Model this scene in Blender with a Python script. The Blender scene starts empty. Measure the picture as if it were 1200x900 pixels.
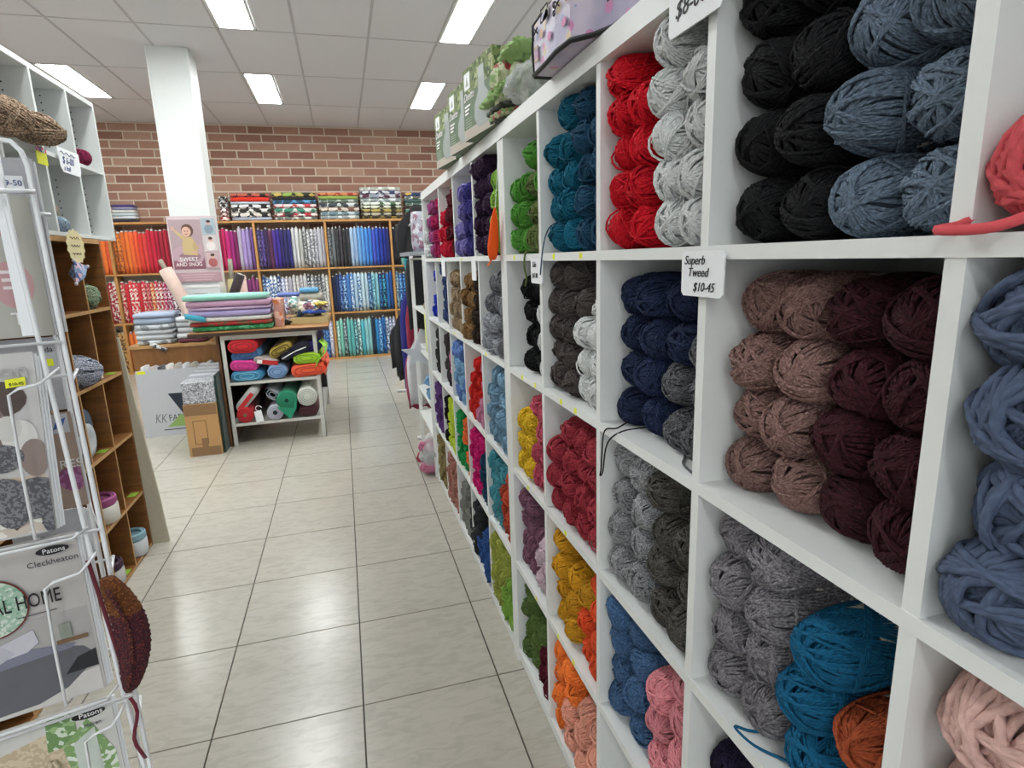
import bpy, math, random
import numpy as np
from mathutils import Vector, Matrix
random.seed(7)
D = bpy.data; SC = bpy.context.scene; COL = SC.collection
PI = math.pi

# ---------------------------------------------------------------- camera, world, light, exposure
cam_data = D.cameras.new('camera'); cam = D.objects.new('camera', cam_data); COL.objects.link(cam)
YAW, PITCH, ROLL, FPX, EYE = .2723, .2149, -.0321, 682.34, 1.53
_f = Vector((math.sin(YAW)*math.cos(PITCH), math.cos(YAW)*math.cos(PITCH), -math.sin(PITCH)))
_r = Vector((math.cos(YAW), -math.sin(YAW), 0)); _u = _r.cross(_f)
_r2 = math.cos(ROLL)*_r + math.sin(ROLL)*_u; _u2 = -math.sin(ROLL)*_r + math.cos(ROLL)*_u
cam.matrix_world = Matrix(((_r2.x, _u2.x, -_f.x, 0), (_r2.y, _u2.y, -_f.y, 0), (_r2.z, _u2.z, -_f.z, EYE), (0, 0, 0, 1)))
cam_data.sensor_fit = 'HORIZONTAL'; cam_data.sensor_width = 36; cam_data.lens = 36*FPX/1200
cam_data.clip_start = .05; cam_data.clip_end = 60
SC.camera = cam
w = D.worlds.new('world'); SC.world = w; w.use_nodes = True
w.node_tree.nodes['Background'].inputs[0].default_value = (.82, .88, .95, 1)
w.node_tree.nodes['Background'].inputs[1].default_value = .8
LAMP = 36.0          # ceiling troffer emission
al = D.lights.new('unseen_shopfront_fill', 'AREA'); al.shape = 'RECTANGLE'; al.size = 6.0; al.size_y = 2.3; al.energy = 38; al.color = (.95, .98, 1)  # added area lamp for soft frontal light, as from an unseen shopfront
alo = D.objects.new('unseen_shopfront_fill', al); COL.objects.link(alo); alo.location = (-.6, -3.3, 1.7); alo.rotation_euler = (PI/2, 0, 0)
SC.view_settings.view_transform = 'Standard'; SC.view_settings.look = 'None'
SC.view_settings.exposure = 0.12; SC.view_settings.gamma = 1; SC.view_settings.use_curve_mapping = False

# ---------------------------------------------------------------- materials
def lin(h, k=1.0):
    h = h.lstrip('#'); v = [int(h[i:i+2], 16)/255 for i in (0, 2, 4)]
    return tuple(min(1, (x/12.92 if x <= .04045 else ((x+.055)/1.055)**2.4)*k) for x in v) + (1,)
MATS = {}
def nt(name):
    m = D.materials.new(name); m.use_nodes = True; t = m.node_tree
    return m, t, t.nodes['Principled BSDF'], lambda k: t.nodes.new(k)
def plain(hexc, rough=.6, bump=0, bscale=60, var=.06, metal=0, key=None):
    k = key or ('plain', hexc, rough, bump, bscale, var, metal)
    if k in MATS: return MATS[k]
    m, t, b, N = nt('paint_' + hexc)
    no = N('ShaderNodeTexNoise'); no.inputs['Scale'].default_value = bscale; no.inputs['Detail'].default_value = 4
    co = N('ShaderNodeTexCoord'); t.links.new(co.outputs['Object'], no.inputs['Vector'])
    mx = N('ShaderNodeMix'); mx.data_type = 'RGBA'; mx.inputs['A'].default_value = lin(hexc, 1-var*1.4); mx.inputs['B'].default_value = lin(hexc, 1+var)
    t.links.new(no.outputs['Fac'], mx.inputs['Factor']); t.links.new(mx.outputs['Result'], b.inputs['Base Color'])
    b.inputs['Roughness'].default_value = rough; b.inputs['Metallic'].default_value = metal
    if bump:
        bp = N('ShaderNodeBump'); bp.inputs['Strength'].default_value = bump; bp.inputs['Distance'].default_value = .003
        t.links.new(no.outputs['Fac'], bp.inputs['Height']); t.links.new(bp.outputs['Normal'], b.inputs['Normal'])
    MATS[k] = m; return m
def emit(hexc, s):
    m, t, b, N = nt('lamp_' + hexc); b.inputs['Base Color'].default_value = lin(hexc)
    b.inputs['Emission Color'].default_value = lin(hexc); b.inputs['Emission Strength'].default_value = s; return m
def wood(h1, h2, key, sc=(3, 40, 3), rough=.5):
    if key in MATS: return MATS[key]
    m, t, b, N = nt(key); co = N('ShaderNodeTexCoord'); mp = N('ShaderNodeMapping'); mp.inputs['Scale'].default_value = sc
    no = N('ShaderNodeTexNoise'); no.inputs['Scale'].default_value = 2; no.inputs['Detail'].default_value = 6; no.inputs['Distortion'].default_value = .6
    mx = N('ShaderNodeMix'); mx.data_type = 'RGBA'; mx.inputs['A'].default_value = lin(h1); mx.inputs['B'].default_value = lin(h2)
    rp = N('ShaderNodeMapRange'); rp.inputs['From Min'].default_value = .3; rp.inputs['From Max'].default_value = .7
    t.links.new(co.outputs['Object'], mp.inputs['Vector']); t.links.new(mp.outputs['Vector'], no.inputs['Vector'])
    t.links.new(no.outputs['Fac'], rp.inputs['Value']); t.links.new(rp.outputs['Result'], mx.inputs['Factor'])
    t.links.new(mx.outputs['Result'], b.inputs['Base Color']); b.inputs['Roughness'].default_value = rough
    MATS[key] = m; return m
def yarn(hexc, heather=.18, fleck=None, sheen=.08):
    k = ('yarn', hexc, heather, fleck)
    if k in MATS: return MATS[k]
    m, t, b, N = nt('yarn_' + hexc); L = t.links.new
    uv = N('ShaderNodeUVMap'); sep = N('ShaderNodeSeparateXYZ'); L(uv.outputs['UV'], sep.inputs[0])
    a = N('ShaderNodeMath'); a.operation = 'MULTIPLY'; a.inputs[1].default_value = 2*PI*2; L(sep.outputs['X'], a.inputs[0])
    c = N('ShaderNodeMath'); c.operation = 'MULTIPLY_ADD'; c.inputs[1].default_value = 2*PI; L(sep.outputs['Y'], c.inputs[0]); L(a.outputs[0], c.inputs[2])
    s = N('ShaderNodeMath'); s.operation = 'SINE'; L(c.outputs[0], s.inputs[0])
    co = N('ShaderNodeTexCoord'); oi = N('ShaderNodeObjectInfo')
    mp = N('ShaderNodeMapping'); mp.inputs['Scale'].default_value = (2.2, 1.5, 1); L(uv.outputs['UV'], mp.inputs['Vector'])
    no = N('ShaderNodeTexNoise'); no.inputs['Scale'].default_value = 1.6; no.inputs['Detail'].default_value = 3; L(mp.outputs[0], no.inputs['Vector'])
    mx = N('ShaderNodeMix'); mx.data_type = 'RGBA'
    mx.inputs['A'].default_value = lin(hexc, 1-heather*2.2); mx.inputs['B'].default_value = lin(fleck, 1) if fleck else lin(hexc, 1+heather*2.6)
    mr = N('ShaderNodeMapRange'); mr.inputs['From Min'].default_value = .35; mr.inputs['From Max'].default_value = .68
    L(no.outputs['Fac'], mr.inputs['Value']); L(mr.outputs['Result'], mx.inputs['Factor'])
    hs = N('ShaderNodeHueSaturation'); mv = N('ShaderNodeMapRange'); mv.inputs['To Min'].default_value = .86; mv.inputs['To Max'].default_value = 1.14
    L(oi.outputs['Random'], mv.inputs['Value']); L(mv.outputs['Result'], hs.inputs['Value']); L(mx.outputs['Result'], hs.inputs['Color'])
    L(hs.outputs['Color'], b.inputs['Base Color'])
    bp = N('ShaderNodeBump'); bp.inputs['Strength'].default_value = .55; bp.inputs['Distance'].default_value = .0012
    L(s.outputs[0], bp.inputs['Height']); L(bp.outputs['Normal'], b.inputs['Normal'])
    b.inputs['Roughness'].default_value = .85; b.inputs['Sheen Weight'].default_value = sheen; b.inputs['Sheen Roughness'].default_value = .4
    b.inputs['Sheen Tint'].default_value = lin(hexc, 2); b.inputs['Specular IOR Level'].default_value = .25
    MATS[k] = m; return m
def cloth(hexc, h2=None, scale=30, sharp=True, h3=None, rough=.85):
    """plain or printed fabric: printed ones mix two or three dyes in blobs"""
    k = ('cloth', hexc, h2, scale, h3)
    if k in MATS: return MATS[k]
    m, t, b, N = nt('cloth_' + hexc); L = t.links.new; b.inputs['Roughness'].default_value = rough
    b.inputs['Sheen Weight'].default_value = .15
    co = N('ShaderNodeTexCoord')
    if h2:
        vo = N('ShaderNodeTexVoronoi'); vo.inputs['Scale'].default_value = scale; L(co.outputs['Object'], vo.inputs['Vector'])
        cr = N('ShaderNodeValToRGB'); cr.color_ramp.interpolation = 'CONSTANT'
        sp = N('ShaderNodeSeparateColor'); L(vo.outputs['Color'], sp.inputs[0]); L(sp.outputs[0], cr.inputs[0])
        cr.color_ramp.elements[0].color = lin(hexc); cr.color_ramp.elements[1].position = .55; cr.color_ramp.elements[1].color = lin(h2)
        if h3:
            e = cr.color_ramp.elements.new(.8); e.color = lin(h3)
        L(cr.outputs[0], b.inputs['Base Color'])
    else:
        no = N('ShaderNodeTexNoise'); no.inputs['Scale'].default_value = scale; L(co.outputs['Object'], no.inputs['Vector'])
        mx = N('ShaderNodeMix'); mx.data_type = 'RGBA'; mx.inputs['A'].default_value = lin(hexc, .88); mx.inputs['B'].default_value = lin(hexc, 1.1)
        L(no.outputs['Fac'], mx.inputs['Factor']); L(mx.outputs['Result'], b.inputs['Base Color'])
    MATS[k] = m; return m

WHITE = plain('#e3e5e3', .45, var=.015); WALL = plain('#e4e3de', .8, var=.02)
CEIL = plain('#d6d5d9', .9, .3, 220, .03); GRID = plain('#b4b3b6', .5)
def floor_mat():
    m, t, b, N = nt('floor_tile'); L = t.links.new
    co = N('ShaderNodeTexCoord'); oi = N('ShaderNodeObjectInfo'); mp = N('ShaderNodeMapping'); mp.inputs['Scale'].default_value = (12, 34, 9); mp.inputs['Rotation'].default_value = (0, 0, .25)
    L(co.outputs['Object'], mp.inputs['Vector'])
    no = N('ShaderNodeTexNoise'); no.inputs['Scale'].default_value = .9; no.inputs['Detail'].default_value = 7; no.inputs['Distortion'].default_value = 1.2; L(mp.outputs[0], no.inputs['Vector'])
    ad = N('ShaderNodeVectorMath'); L(mp.outputs[0], ad.inputs[0]); 
    cb = N('ShaderNodeCombineXYZ'); sc = N('ShaderNodeMath'); sc.operation = 'MULTIPLY'; sc.inputs[1].default_value = 90; L(oi.outputs['Random'], sc.inputs[0]); L(sc.outputs[0], cb.inputs[2]); L(cb.outputs[0], ad.inputs[1]); L(ad.outputs[0], no.inputs['Vector'])
    mr = N('ShaderNodeMapRange'); mr.inputs['From Min'].default_value = .36; mr.inputs['From Max'].default_value = .56
    L(no.outputs['Fac'], mr.inputs['Value'])
    mx = N('ShaderNodeMix'); mx.data_type = 'RGBA'; mx.inputs['A'].default_value = lin('#aca89c'); mx.inputs['B'].default_value = lin('#b6b1a6')
    L(mr.outputs['Result'], mx.inputs['Factor']); L(mx.outputs['Result'], b.inputs['Base Color'])
    b.inputs['Roughness'].default_value = .24; b.inputs['Specular IOR Level'].default_value = .5
    return m
FLOOR = floor_mat(); GROUT = plain('#4a453e', .9)
BRICKS = [plain(h, .9, .5, 40, .14) for h in ('#a4806e', '#9a7262', '#8a6354', '#ad8a78', '#a07866')]
MORTAR = plain('#cfc2b0', .95, .4, 80)
CHIP = plain('#bdbcae', .7, .2, 150, .1); PINE = wood('#c59458', '#b37f45', 'pine_edge'); BROWNW = wood('#8a5a2b', '#6f4620', 'brown_veneer', (3, 3, 30))
BROWNE = wood('#c29a66', '#a67c4b', 'veneer_edge'); DARKW = plain('#3c2a20', .5)
BLACK = plain('#141418', .6); INK = plain('#1c1c24', .7); PAPER = plain('#eceef0', .6, var=.02); TUBE = plain('#e6e8ea', .3, var=.01)
CARD = plain('#bb9160', .8, .1, 120, .05); TAPE = plain('#8b6a48', .35); YELLOW = plain('#e9ec2e', .6); CREAM = plain('#d8ccb4', .8)

# ---------------------------------------------------------------- mesh building
class MB:
    def __init__(s): s.v = []; s.f = []; s.m = []; s.uv = None; s.k = 0
    def add(s, vs, fs):
        o = len(s.v); s.v += [tuple(v) for v in vs]; s.f += [tuple(i+o for i in f) for f in fs]; s.m += [s.k]*len(fs); return s
    def box(s, x0, x1, y0, y1, z0, z1, c=0):
        if c:
            return s.prism([(x0+c, y0, 0), (x1-c, y0, 0), (x1, y0+c, 0), (x1, y1-c, 0), (x1-c, y1, 0), (x0+c, y1, 0), (x0, y1-c, 0), (x0, y0+c, 0)], (0, 0, z1-z0), z0)
        v = [(x, y, z) for z in (z0, z1) for y in (y0, y1) for x in (x0, x1)]
        return s.add(v, [(0, 2, 3, 1), (4, 5, 7, 6), (0, 1, 5, 4), (2, 6, 7, 3), (0, 4, 6, 2), (1, 3, 7, 5)])
    def prism(s, prof, ext, dz=0):
        n = len(prof); e = Vector(ext)
        a = [Vector(p)+Vector((0, 0, dz)) for p in prof]; b = [p+e for p in a]
        return s.add(a+b, [tuple(range(n))[::-1], tuple(range(n, 2*n))] + [(i, (i+1) % n, n+(i+1) % n, n+i) for i in range(n)])
    def slab(s, axis, lo, hi, c1, c2, r1, r2, n=8, wob=0):
        """soft-edged folded slab: stadium section (half sizes r1 > r2) swept along an axis"""
        pr = []
        for side in (0, 1):
            for i in range(n//2+1):
                t = -PI/2 + PI*i/(n//2) + side*PI
                pr.append((math.cos(t)*r2 + (r1-r2)*(1 if side == 0 else -1), math.sin(t)*r2))
        out = []
        N = 5
        rings = []
        for q in range(N+1):
            x = lo+(hi-lo)*q/N; k = 1 if 0 < q < N else .9
            dx = random.uniform(-wob, wob) if wob else 0
            for a, b in pr:
                p = (c1+a*k+dx, c2+b*k)
                rings.append({'x': (x, p[0], p[1]), 'y': (p[0], x, p[1]), 'z': (p[0], p[1], x)}[axis])
        m = len(pr); fs = [tuple(range(m))[::-1], tuple(range(N*m, N*m+m))]
        for q in range(N):
            fs += [(q*m+i, q*m+(i+1) % m, (q+1)*m+(i+1) % m, (q+1)*m+i) for i in range(m)]
        return s.add(rings, fs)
    def tube(s, pts, r, sides=8, closed=False):
        P = [Vector(p) for p in pts]; n = len(P); vs = []; up = Vector((.13, .21, .97)).normalized()
        for i, p in enumerate(P):
            a = P[(i-1) % n] if closed or i else p; b = P[(i+1) % n] if closed or i < n-1 else p
            t = (b-a).normalized(); x = t.cross(up)
            if x.length < .05: x = t.cross(Vector((1, 0, 0)))
            x.normalize(); y = t.cross(x); rr = r[i] if isinstance(r, (list, tuple)) else r
            vs += [p + (x*math.cos(2*PI*k/sides) + y*math.sin(2*PI*k/sides))*rr for k in range(sides)]
        fs = []
        for i in range(n if closed else n-1):
            j = (i+1) % n
            fs += [(i*sides+k, i*sides+(k+1) % sides, j*sides+(k+1) % sides, j*sides+k) for k in range(sides)]
        if not closed: fs += [tuple(range(sides))[::-1], tuple(range((n-1)*sides, n*sides))]
        return s.add(vs, fs)
    def ell(s, c, r, nu=14, nv=8, wob=0):
        vs = [(c[0], c[1], c[2]-r[2])]
        for j in range(1, nv):
            ph = -PI/2+PI*j/nv
            for i in range(nu):
                th = 2*PI*i/nu; k = 1+random.uniform(-wob, wob)
                vs.append((c[0]+r[0]*k*math.cos(ph)*math.cos(th), c[1]+r[1]*k*math.cos(ph)*math.sin(th), c[2]+r[2]*k*math.sin(ph)))
        vs.append((c[0], c[1], c[2]+r[2])); fs = [(0, 1+(i+1) % nu, 1+i) for i in range(nu)]
        for j in range(nv-2):
            fs += [(1+j*nu+i, 1+j*nu+(i+1) % nu, 1+(j+1)*nu+(i+1) % nu, 1+(j+1)*nu+i) for i in range(nu)]
        l = len(vs)-1; fs += [(l, 1+(nv-2)*nu+i, 1+(nv-2)*nu+(i+1) % nu) for i in range(nu)]
        return s.add(vs, fs)
    def lathe(s, c, prof, n=20, axis='z'):
        """prof: (radius, height) pairs from bottom to top, closed with caps"""
        vs = []
        for r, h in prof:
            for i in range(n):
                a, b = r*math.cos(2*PI*i/n), r*math.sin(2*PI*i/n)
                q = {'z': (a, b, h), 'y': (a, h, b), 'x': (h, a, b)}[axis]
                vs.append((c[0]+q[0], c[1]+q[1], c[2]+q[2]))
        m = len(prof); fs = [tuple(range(n))[::-1], tuple(range((m-1)*n, m*n))]
        for j in range(m-1): fs += [(j*n+i, j*n+(i+1) % n, (j+1)*n+(i+1) % n, (j+1)*n+i) for i in range(n)]
        return s.add(vs, fs)
    def rot(s, i0, ang, piv, axis='Z'):
        R = Matrix.Rotation(ang, 3, axis); p = Vector(piv)
        for i in range(i0, len(s.v)): s.v[i] = tuple(R @ (Vector(s.v[i])-p) + p)
        return s
    def sheet(s, g, th=.003):
        """g: rows of points; thin solid sheet"""
        R, C = len(g), len(g[0]); vs = [Vector(p) for r in g for p in r]; o = R*C
        nn = []
        for j in range(R):
            for i in range(C):
                a = Vector(g[j][min(i+1, C-1)])-Vector(g[j][max(i-1, 0)]); b = Vector(g[min(j+1, R-1)][i])-Vector(g[max(j-1, 0)][i])
                n_ = a.cross(b); nn.append(n_.normalized() if n_.length > 1e-9 else Vector((0, 0, 1)))
        vs2 = [v-n_*th for v, n_ in zip(vs, nn)]; fs = []
        for j in range(R-1):
            for i in range(C-1):
                q = (j*C+i, j*C+i+1, (j+1)*C+i+1, (j+1)*C+i); fs += [q, tuple(o+k for k in q[::-1])]
        rim = [i for i in range(C)] + [j*C+C-1 for j in range(1, R)] + [(R-1)*C+i for i in range(C-2, -1, -1)] + [j*C for j in range(R-2, 0, -1)]
        fs += [(rim[k], o+rim[k], o+rim[(k+1) % len(rim)], rim[(k+1) % len(rim)]) for k in range(len(rim))]
        return s.add(vs+vs2, fs)
    def mesh(s, name, mats, org=(0, 0, 0), smooth=False):
        me = D.meshes.new(name); o = org
        me.from_pydata([(v[0]-o[0], v[1]-o[1], v[2]-o[2]) for v in s.v], [], s.f)
        for m in (mats if isinstance(mats, (list, tuple)) else [mats]): me.materials.append(m)
        if len(me.materials) > 1: me.polygons.foreach_set('material_index', s.m)
        me.polygons.foreach_set('use_smooth', [bool(smooth)]*len(s.f)); me.update()
        return me
ORG = {}
def props(o, label=None, cat=None, group=None, kind=None):
    for k, v in (('label', label), ('category', cat), ('group', group), ('kind', kind)):
        if v: o[k] = v
    return o
def obj(name, mb, mats, parent=None, smooth=False, loc=None, label=None):
    """mesh object; vertices are given in world space (or the parent's own space when the parent is turned)"""
    if parent is not None and loc is None: loc = ORG.get(parent.name, (0, 0, 0))
    org = loc or (0, 0, 0)
    me = mb if isinstance(mb, bpy.types.Mesh) else mb.mesh(name, mats, org, smooth)
    o = D.objects.new(name, me); COL.objects.link(o)
    if parent is not None: o.parent = parent; ORG[o.name] = org
    else: o.location = org; ORG[o.name] = org
    if label: o['label'] = label
    return o
def thing(name, label, cat, loc, group=None, rz=0, kind=None):
    o = D.objects.new(name, None); COL.objects.link(o); o.location = loc; o.rotation_euler = (0, 0, rz); o.empty_display_size = .05
    ORG[o.name] = (0, 0, 0) if rz else tuple(loc)
    return props(o, label, cat, group, kind)
def single(name, mb, mats, label, cat, loc, group=None, smooth=False):
    return props(obj(name, mb, mats, None, smooth, loc), label, cat, group)
def lettering(txt, mat, parent, origin, right, up, size, name='lettering', shear=0, align='LEFT', ext=.0004, sx=1):
    """flat print: letters as a mesh lying on the surface, baseline starting at origin"""
    cu = D.curves.new(name, 'FONT'); cu.body = txt; cu.size = size; cu.extrude = ext; cu.shear = shear; cu.align_x = align; cu.resolution_u = 3
    tmp = D.objects.new('tmp_text', cu); COL.objects.link(tmp); bpy.context.view_layer.update()
    me = D.meshes.new_from_object(tmp.evaluated_get(bpy.context.evaluated_depsgraph_get())); D.objects.remove(tmp); D.curves.remove(cu)
    X = Vector(right).normalized(); Y_ = Vector(up).normalized(); Z_ = X.cross(Y_)
    org = Vector(ORG.get(parent.name, (0, 0, 0))); O_ = Vector(origin)-org
    X = X*sx; me.transform(Matrix(((X.x, Y_.x, Z_.x, O_.x), (X.y, Y_.y, Z_.y, O_.y), (X.z, Y_.z, Z_.z, O_.z), (0, 0, 0, 1))))
    me.materials.clear(); me.materials.append(mat); me.name = name
    o = D.objects.new(name, me); COL.objects.link(o); o.parent = parent; return o

# ---------------------------------------------------------------- setting: floor, ceiling, walls
def struct(name, mb, m, loc=(0, 0, 0), label=None): return props(obj(name, mb, m, None, False, loc), label, None, None, 'structure')
X0, X1, Y0, Y1, ZC = -4.6, 3.0, -3.5, 10.0, 3.576
fl = struct('floor', MB().box(X0, X1, Y0, Y1, -.1, -.004), GROUT)
TW, TD, TX, TY = .4901, .4983, -1.0436, 1.8565
tile = MB().prism([(.0028, .0028, 0), (TW-.0028, .0028, 0), (TW-.0028, TD-.0028, 0), (.0028, TD-.0028, 0)], (0, 0, .006), -.006).mesh('tile', FLOOR)
for i in range(-7, 6):
    for j in range(-4, 17):
        if TX+i*TW > X1-.2 or j*TD+TY > Y1-.1: continue
        o = D.objects.new('tile', tile); COL.objects.link(o); o.parent = fl; o.location = (TX+i*TW, TY+j*TD, 0)
ce = struct('ceiling', MB().box(X0, X1, Y0, Y1, ZC+.03, ZC+.12), GRID)
CW, CD, CX, CY = .6483, 1.2898, -.8724, 6.146
LIGHTS = []
for i in range(-6, 7):
    for j in range(-8, 4):
        x, y = CX+i*CW, CY+j*CD
        lit = i in (-3, 0, 3) and j in (-7, -3, -1, 1)
        xa = x+.0; xb = x+CW
        if xa < X0-.3 or xb > X1+.3: continue
        if lit: LIGHTS.append((i, j, x, y)); xa = x+CW/2
        ya, yb = max(y, Y0), min(y+CD, Y1)
        if yb-ya < .05: continue
        xa, xb = max(xa, X0), min(xb, X1)
        if xb-xa < .05: continue
        obj('ceiling_panel', MB().box(xa+.008, xb-.008, ya+.008, yb-.008, ZC, ZC+.02), CEIL, ce)
for i in range(-6, 8):
    x = CX+i*CW
    if X0 < x < X1: obj('ceiling_grid_bar', MB().box(x-.011, x+.011, Y0, Y1, ZC-.003, ZC+.03), GRID, ce)
for j in range(-7, 4):
    y = CY+j*CD
    if Y0 < y < Y1: obj('ceiling_grid_bar', MB().box(X0, X1, y-.009, y+.009, ZC-.002, ZC+.03), GRID, ce)
LM = emit('#f8fcfb', LAMP)
rowname = {1: 'farthest', -1: 'second farthest', -3: 'third farthest', -7: 'nearest'}
for i, j, x, y in LIGHTS:
    side = {-3: 'left row above the low cabinets', 0: 'middle row beside the column', 3: 'right row above the yarn shelves'}[i]
    xl = x+(.0 if i != -3 else 0.0)
    t = thing('ceiling_light', 'white recessed ceiling light, %s panel in the %s' % (rowname[j], side), 'light', (xl+CW/4, y+CD/2, ZC), 'recessed ceiling lights')
    fr = MB()
    for a in ((xl+.008, xl+.03, y+.01, y+CD-.01), (xl+CW/2-.022, xl+CW/2, y+.01, y+CD-.01), (xl+.008, xl+CW/2, y+.01, y+.03), (xl+.008, xl+CW/2, y+CD-.03, y+CD-.01)): fr.box(a[0], a[1], a[2], a[3], ZC-.004, ZC+.02)
    obj('frame', fr, WHITE, t)
    obj('diffuser', MB().box(xl+.03, xl+CW/2-.022, y+.03, y+CD-.03, ZC+.002, ZC+.01), LM, t)
# walls
wb = struct('wall_back', MB().box(X0, X1, Y1, Y1+.2, 0, ZC+.05), MORTAR)
bh, bw = .1175, .366
vars_ = [MB().box(.010, bw-.010, -.010, 0, .011, bh-.011, 0).mesh('brick', b) for b in BRICKS]
for r in range(14):
    z = ZC-.06-bh*(r+1)+.045
    for k in range(-11, 11):
        x = -.45+k*bw+(bw/2 if r % 2 else 0)+random.uniform(-.004, .004)
        if x < -4.3 or x+bw > 2.95: continue
        if -2.25 < x < -1.75 and z < 2.6 and False: continue
        o = D.objects.new('brick', random.choice(vars_)); COL.objects.link(o); o.parent = wb; o.location = (x, Y1+random.uniform(-.002, .003), z)
struct('wall_left', MB().box(X0-.15, X0, Y0, Y1, 0, ZC+.05), WALL)
struct('wall_right', MB().box(X1, X1+.15, Y0, Y1, 0, ZC+.05), WALL)
wf = MB().box(X0, X1, Y0-.15, Y0, 0, .45).box(X0, X1, Y0-.15, Y0, 2.9, ZC+.05).box(X0, -3.7, Y0-.15, Y0, .45, 2.9).box(2.5, X1, Y0-.15, Y0, .45, 2.9)
struct('wall_front', wf, WALL)
wn = props(obj('window_1', MB().box(-3.7, -3.62, Y0-.12, Y0-.04, .45, 2.9).box(2.42, 2.5, Y0-.12, Y0-.04, .45, 2.9).box(-.64, -.56, Y0-.12, Y0-.04, .45, 2.9), WHITE), kind='structure')
# ---------------------------------------------------------------- the big yarn shelving on the right
XS, XB = .525, .90
ZT = [1.537, 1.162, .796, .428, .056]          # tops of the boards, row 0 (top) .. row 4 (floor)
ZU = [1.900, 1.517, 1.142, .776, .408]         # undersides above each row
def shelving(label, ya, yb, posts, top_posts, loc):
    t = thing('cube_shelving', label, 'shelving', loc)
    obj('side_panel', MB().box(XS, XB, ya, ya+.035, 0, 1.9), WHITE, t); obj('side_panel', MB().box(XS, XB, yb-.035, yb, 0, 1.9), WHITE, t)
    obj('top_board', MB().box(XS-.003, XB, ya, yb, 1.90, 1.945), WHITE, t)
    obj('base_board', MB().box(XS, XB, ya+.035, yb-.035, .02, .056), WHITE, t)
    obj('plinth', MB().box(XS+.02, XS+.04, ya+.035, yb-.035, 0, .02), WHITE, t)
    obj('back_panel', MB().box(XB-.008, XB, ya+.035, yb-.035, .056, 1.9), WHITE, t)
    for z in ZT[:4]: obj('shelf_board', MB().box(XS-.001, XB-.008, ya+.035, yb-.035, z-.020, z), WHITE, t)
    for r in range(5):
        for p in (top_posts if r == 0 else posts):
            obj('divider', MB().box(XS+.0005, XB-.008, p-.010, p+.010, ZT[r], ZU[r]), WHITE, t)
    return t
PA = [.401, .784, 1.168, 1.551]; PB = [2.33, 2.71, 3.09, 3.47]; PB0 = [2.38, 2.81, 3.23]
sh_a = shelving('white cube shelving full of yarn nearest the viewer, on the right of the aisle', -.02, 1.935, PA, PA, (.7, .96, 0))
sh_b = shelving('white cube shelving full of yarn farther down the aisle, behind the first unit', 1.937, 3.90, PB, PB0, (.7, 2.92, 0))
CA = [(.015, .391), (.411, .774), (.794, 1.158), (1.178, 1.541), (1.561, 1.90)]
CB = [(1.972, 2.32), (2.34, 2.70), (2.72, 3.08), (3.10, 3.46), (3.48, 3.865)]
CB0 = [(1.972, 2.37), (2.39, 2.80), (2.82, 3.22), (3.24, 3.865)]
# small yellow price stickers on the front edges of the boards
for y, z in [(1.44, 1.527), (1.26, 1.527), (1.75, 1.152), (1.62, 1.152), (1.40, 1.152), (1.30, 1.152), (1.38, .786), (1.45, .418), (1.33, .418), (1.66, .418), (1.72, .786), (1.80, 1.527)]:
    obj('price_sticker', MB().box(XS-.0022, XS-.0008, y-.007, y+.007, z-.006, z+.007), YELLOW, sh_a)
for y, z in [(2.10, 1.527), (2.65, 1.527), (2.25, 1.152), (2.95, 1.152), (3.3, 1.527)]:
    obj('price_sticker', MB().box(XS-.0022, XS-.0008, y-.008, y+.008, z-.006, z+.007), YELLOW, sh_b)

# ---------------------------------------------------------------- yarn balls
def strands(loops, r, sides):
    """many closed strand loops (each K x 3 array) -> vertices, quads, uv per corner"""
    th = np.arange(sides)*2*PI/sides; V = []; F = []; UV = []; off = 0
    for P in loops:
        K = len(P); T = np.roll(P, -1, 0)-np.roll(P, 1, 0); T /= np.linalg.norm(T, axis=1)[:, None]+1e-9
        Nn = P/np.array([1.7, 1, 1]); Nn = Nn/(np.linalg.norm(Nn, axis=1)[:, None]+1e-9); B = np.cross(T, Nn); B /= np.linalg.norm(B, axis=1)[:, None]+1e-9; Nn = np.cross(B, T)
        ring = P[:, None]+r*(np.cos(th)[None, :, None]*Nn[:, None]+np.sin(th)[None, :, None]*B[:, None])
        V.append(ring.reshape(-1, 3)); i = np.arange(K)[:, None]; k = np.arange(sides)[None]
        q = np.stack([off+i*sides+k, off+i*sides+(k+1) % sides, off+((i+1) % K)*sides+(k+1) % sides, off+((i+1) % K)*sides+k], -1).reshape(-1, 4)
        seg = np.linalg.norm(np.roll(P, -1, 0)-P, axis=1); s = np.concatenate([[0], np.cumsum(seg)])/(r*5.0)
        u0 = np.broadcast_to(k/sides, (K, sides)); v0 = np.broadcast_to(s[:-1][:, None], (K, sides)); v1 = np.broadcast_to(s[1:][:, None], (K, sides))
        uv = np.stack([np.stack([u0, v0], -1), np.stack([u0+1/sides, v0], -1), np.stack([u0+1/sides, v1], -1), np.stack([u0, v1], -1)], 2).reshape(-1, 2)
        F.append(q); UV.append(uv); off += K*sides
    return np.concatenate(V), np.concatenate(F), np.concatenate(UV)
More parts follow.
